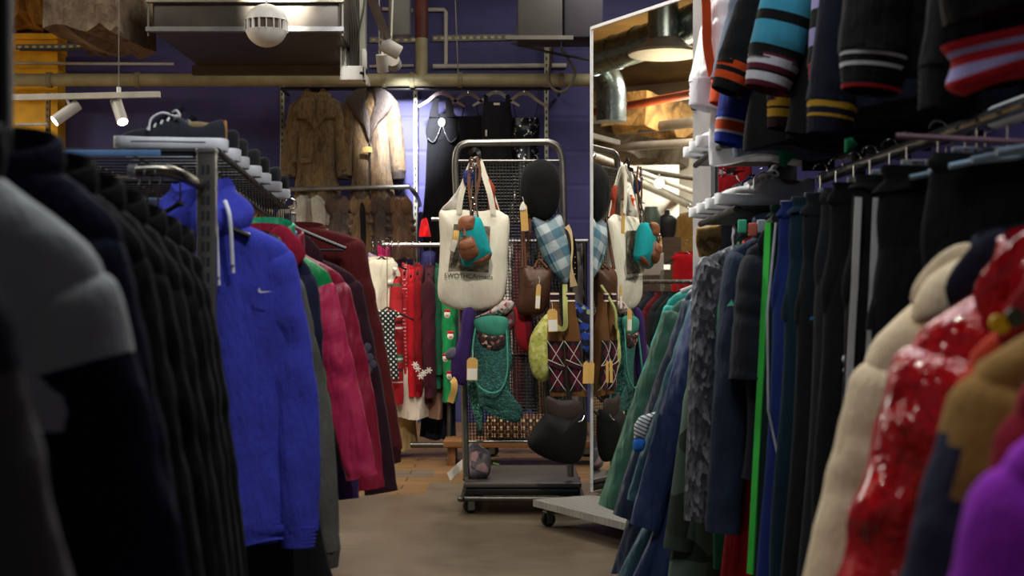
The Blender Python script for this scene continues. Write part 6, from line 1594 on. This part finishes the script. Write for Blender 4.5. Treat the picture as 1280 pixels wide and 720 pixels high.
for q in ((763, 112, 14.0), (764, 130, 14.0), (764, 147, 14.0)): ring_on(el, M(*q), M(q[0], q[1]+8, q[2]), .162, GALV)
dr = mt([(829, -12, 12.4), (829, 58, 12.4)], .14, GALV, 'duct_drop', 'upright duct ending in a round grille, seen in the mirror', 'duct')
a = M(831, 62, 12.4); MB().lathe([(.14, .10), (.26, .0), (.34, -.03), (.33, -.05), (.05, -.04)], a-dr.location, 28).build('grille', plain('#a39c90', .4, .5), dr)
for (p0_, p1_, r_, h, lb) in (((742, 140, 15.5), (872, 116, 13.5), .045, '#8a3a1c', 'rust orange pipe under the ceiling, seen in the mirror'),
    ((735, 168, 16.5), (875, 152, 15), .06, '#6b6256', 'thick grey brown pipe crossing the mirror under the duct elbow'),
    ((735, 186, 16), (875, 178, 15), .05, '#857c70', 'second grey pipe crossing the mirror'),
    ((742, 194, 13.5), (875, 243, 16.5), .03, '#a9a69c', 'thin pale pipe slanting down in the mirror'),
    ((765, 212, 14), (875, 262, 17), .05, '#8b8778', 'thicker pipe slanting down behind the mirror spotlight'),
    ((742, 205, 16), (875, 224, 15), .03, '#5f574c', 'dark thin pipe in the mirror above the pale wall')):
    mt([p0_, p1_], r_, plain(h, .5), 'ceiling_pipe', lb, 'pipe', 12)
def mbox(name, label, cat, px, py, D, size, mat, rz=0, kind=None):
    t = MB(); t.box((0, 0, 0), size, None, 0, .01); o = one(name, t, mat, label, cat, M(px, py, D)); o.rotation_euler = (0, 0, rz); return o
RUB = rubble('#5a4320', '#b8894a', 4, 1.0)
c = M(820, 150, 16); ragged('beam_rough', (c.x, c.y, c.z+.05), (1.6, .5, .34), RUB, 12, .06)
c = M(800, 182, 17); ragged('beam_grey', (c.x, c.y, c.z), (2.2, .5, .30), rubble('#4e463c', '#8c8272', 3, .8), 14, .05)
# pale partition with pillar look
AZ = math.atan2(MT.y, MT.x)
mn = M(818, 300, 15.5)
vz = Vector((mn.x, mn.y, 0))-Vector((MP0.x, MP0.y, 0))
def facing(p):   # rotation so that local -y points from p to the mirror middle
    d = (pl+pr_)*.5-Vector((p.x, p.y, 0)); return math.atan2(d.y, d.x)+R(90)
pw = M(816, 300, 16.2)
S_('partition_wall', MB().box((0, 0, 0), (.62, .1, 2.6)), plain('#e6e2d2', .6)); pwo = bpy.data.objects['partition_wall']
pwo.location = (pw.x, pw.y, 1.25+.1); pwo.rotation_euler = (0, 0, facing(pw))
# spotlight seen in the mirror
ls = M(824, 229, 13.2); ds = ((pl+pr_)*.5-ls); 
spot_head('spotlight', 'glowing round spotlight on the slanting pipe, seen in the mirror', ls, (ds.x, ds.y, -.9), .16, .05, True)
# slatted planter / counter
q = M(822, 345, 12.0); zt_ = M(822, 297, 12.0).z
ctn = E('slatted_counter', 'dark wooden slatted counter, seen in the mirror', 'counter', (q.x, q.y, 0), None, facing(q))
sl_w = 58/F*12.0
ws = wood('#3f3226', '#5f4c38', 0, 3, .6)
for k in range(6):
    h_ = (zt_)/6; MB().box((0, -.15, h_*(k+.5)), (sl_w, .02, h_*.84), None, 0, .004).build('slat', ws, ctn, False)
MB().box((0, 0, zt_-.02), (sl_w, .3, .03)).build('top', ws, ctn, False)
for s in (-1, 1): MB().box((s*sl_w*.47, 0, zt_/2-.02), (.03, .26, zt_-.06)).build('end_panel', ws, ctn, False)
def bust(px, D, label, mat, h=.30, w=.105):
    q = M(px, 297, D); t = E('mannequin_bust', label, 'mannequin', q, None, facing(q))
    MB().lathe([(w*.7, 0), (w*.85, h*.15), (w*.95, h*.45), (w*1.0, h*.62), (w*.75, h*.76), (w*.3, h*.83), (w*.24, h*.92), (w*.3, h*.96), (w*.05, h)], n=28, sy=.6).build('torso', mat, t)
    MB().lathe([(w*.6, 0), (w*.6, .012)], n=20).build('base', BLACKM, t); return t
bust(834, 12.0, 'black headless mannequin bust on the slatted counter, seen in the mirror', plain('#1c1a18', .5), .25, .09)
jv = M(814, 297, 12.0); mv = E('vase', 'tall grey green vase on the slatted counter, seen in the mirror', 'vase', jv)
MB().lathe([(.05, 0), (.075, .03), (.085, .12), (.08, .2), (.06, .25), (.058, .27), (.03, .268)], n=24).build('body', plain('#5c6a60', .4), mv)
pvv = M(800, 297, 11.9); pl_ = E('potted_plant', 'small green plant on the slatted counter, seen in the mirror', 'plant', pvv)
MB().lathe([(.03, 0), (.045, .05), (.04, .05)], n=16).build('pot', plain('#3a3028', .6), pl_)
lfm = MB(); rnd = random.Random(5)
for k in range(34):
    a = rnd.uniform(0, 6.28); L__ = rnd.uniform(.06, .15); h_ = rnd.uniform(.05, .16)
    lfm.ribbon(crom([(0, 0, .05), (L__*.4*math.cos(a), L__*.4*math.sin(a), .05+h_*.8), (L__*math.cos(a), L__*math.sin(a), .05+h_*.6)], 6), .02, .002, (math.sin(a), -math.cos(a), .6), wfun=lambda u: .004+.018*math.sin(3.1*u))
lfm.build('leaves', plain('#5f8a4a', .6), pl_)
# plastic chair back with a loop handle
q = M(812, 345, 10.6); ch = E('plastic_chair', 'pale grey plastic chair with loop handle, seen in the mirror', 'chair', (q.x, q.y, 0), None, facing(q))
s10 = 10.6/F; zc = M(812, 330, 10.6).z
m = MB(); m.box((0, 0, zc), (35*s10, .02, 28*s10), None, 0, .008); m.build('backrest', plain('#b4b2aa', .5), ch)
MB().tube([Vector((11*s10*math.cos(R(a)), 0, zc+13*s10+12*s10*math.sin(R(a)))) for a in range(0, 181, 12)], .014, 10).build('handle', plain('#b4b2aa', .5), ch)
MB().box((0, -.2, .46), (35*s10, .4, .03), None, 0, .01).build('seat', plain('#b4b2aa', .5), ch)
for sx_ in (-1, 1):
    for y_, h_ in ((0, zc-.05), (-.36, .46)): MB().tube([(sx_*15*s10, y_, 0), (sx_*15*s10, y_, h_)], .014, 10).build('leg', GR, ch)
# clothes in the mirror
def mg_(name, label, cat, px, py, depth, mat, **kw):
    q = M(px, py, depth); g = G(name, label, cat, q, mat, rz=facing(q)+R(kw.pop('turn', 0)), **kw)
    hanger(q+Vector((0, 0, .01)), BLACKP, 'black hanger of a garment seen in the mirror', 'hangers of the garments seen in the mirror', w=.15, hook=.08, rz=facing(q)); return g
mg_('fur_coat', 'golden yellow fur coat at the right of the mirror', 'fur coat', 861, 268, 12.5, fur('#a87420', '#e0b050', (26, 26, 6)), S=.15, L=.8, D=.08, ang=3, r0=.07)
mg_('jumper', 'bright red jumper at the right of the mirror below the golden coat', 'jumper', 858, 318, 9.6, cloth('#b8121c'), S=.10, L=.5, D=.06, ang=4, r0=.05, slv=.4)
mg_('knit_shirt', 'orange shirt hanging beside the white wall, seen in the mirror', 'shirt', 786, 246, 13.0, cloth('#d8541c'), S=.06, L=.5, D=.03, slv=.3, r0=.03, r1=.03, neck=.03)
rk_ = M(775, 352, 9.0); rk2 = M(880, 352, 8.4)
rail([rk_, rk2], .014, 'rail of the dark garments low in the mirror', STEEL, brackets=())
cl_ = ['#20242a', '#3a3c3e', '#5c1420', '#17201c', '#44403c', '#232a34', '#6a1c24', '#2a2a2c', '#1a2a2a', '#383430', '#141618', '#2c3a3a']
nm_ = ['black', 'grey', 'dark red', 'bottle green', 'taupe', 'slate blue', 'crimson', 'charcoal', 'dark petrol', 'umber', 'jet black', 'sea grey']
for i in range(12):
    u = (i+.5)/12; q = rk_.lerp(rk2, u)-Vector((0, 0, .085)); dr_ = (rk2-rk_)
    G('shirt', nm_[i]+' shirt on the low rail seen in the mirror', 'shirt', q, cloth(cl_[i]), S=.19, L=.7, D=.03, seed=200+i, ang=5, rz=math.atan2(dr_.y, dr_.x)+R(90), slv=.5)
    hanger(q, BLACKP, 'black hanger on the low rail seen in the mirror', 'black hangers on the low rail seen in the mirror', w=.17, hook=.085, rz=math.atan2(dr_.y, dr_.x)+R(90))
for p in (rk_, rk2):
    one('rack_post', MB().tube([(0, 0, 0), (0, 0, p.z+.0)], .015, 10).box((0, 0, .015), (.4, .05, .03)), DSTEEL, ('far' if p is rk_ else 'near')+' post of the low rail seen in the mirror', 'rack post', (p.x, p.y, 0))
# ================================================================== SHOP LIGHTING, SOME LIGHTS ADDED AS FILL
WARM = (1, .90, .74); NEU = (1, .95, .88)
area((.0, 6.0, 3.85), 1.6, 75, NEU)
area((-.1, 2.3, 3.85), 1.4, 50, (.92, .96, 1))
area((-1.2, 9.0, 3.85), 1.4, 28, WARM)
area((1.0, 9.6, 3.85), 1.2, 45, NEU)  # added fill, brightens the right part of the back wall
spot((-.2, 3.4, 3.5), (-.15, 6.5, 1.2), 260, 38, .7)
spot((-.9, 5.4, 3.7), (.70, 4.5, 1.55), 620, 24, .6, (1, .97, .92))
area((-7.0, 9.2, 2.6), .8, 40, (1, .82, .5), aim=(-7.0, 9.2, 5))  # added uplight, warms the ceiling shown in the mirror
# the bright square-faced spotlight washes the wall between coats and dresses
spot(W(503, 86, 10.35), W(512, 200, 11.5), 420, 58, .9, (.9, .93, 1), .04)
spot((-1.6, 8.2, 3.3), W(430, 215, 11.2), 380, 34, .8, WARM)
spot((-.9, 7.0, 3.6), (-.75, 8.8, .9), 240, 45, .7, WARM)
area((-7.6, 8.2, 3.8), 1.8, 420, (1, .96, .88))  # unseen fill for the left half, placed outside the mirror's view
area((-3.8, 7.0, 3.85), 1.2, 45, WARM)  # second unseen fill, likewise kept out of the mirror
spot((-.7, .7, 3.7), (.50, 1.5, .9), 110, 34, .8, NEU)  # added spot, lifts the near coats on the right
spot((-.9, 7.6, 3.6), W(390, 265, 11.0), 160, 14, .8, NEU)
spot((.7, 1.9, 3.7), (-.52, 3.7, .95), 150, 34, .8, NEU)  # added spot, brightens the hoodie and the left rack
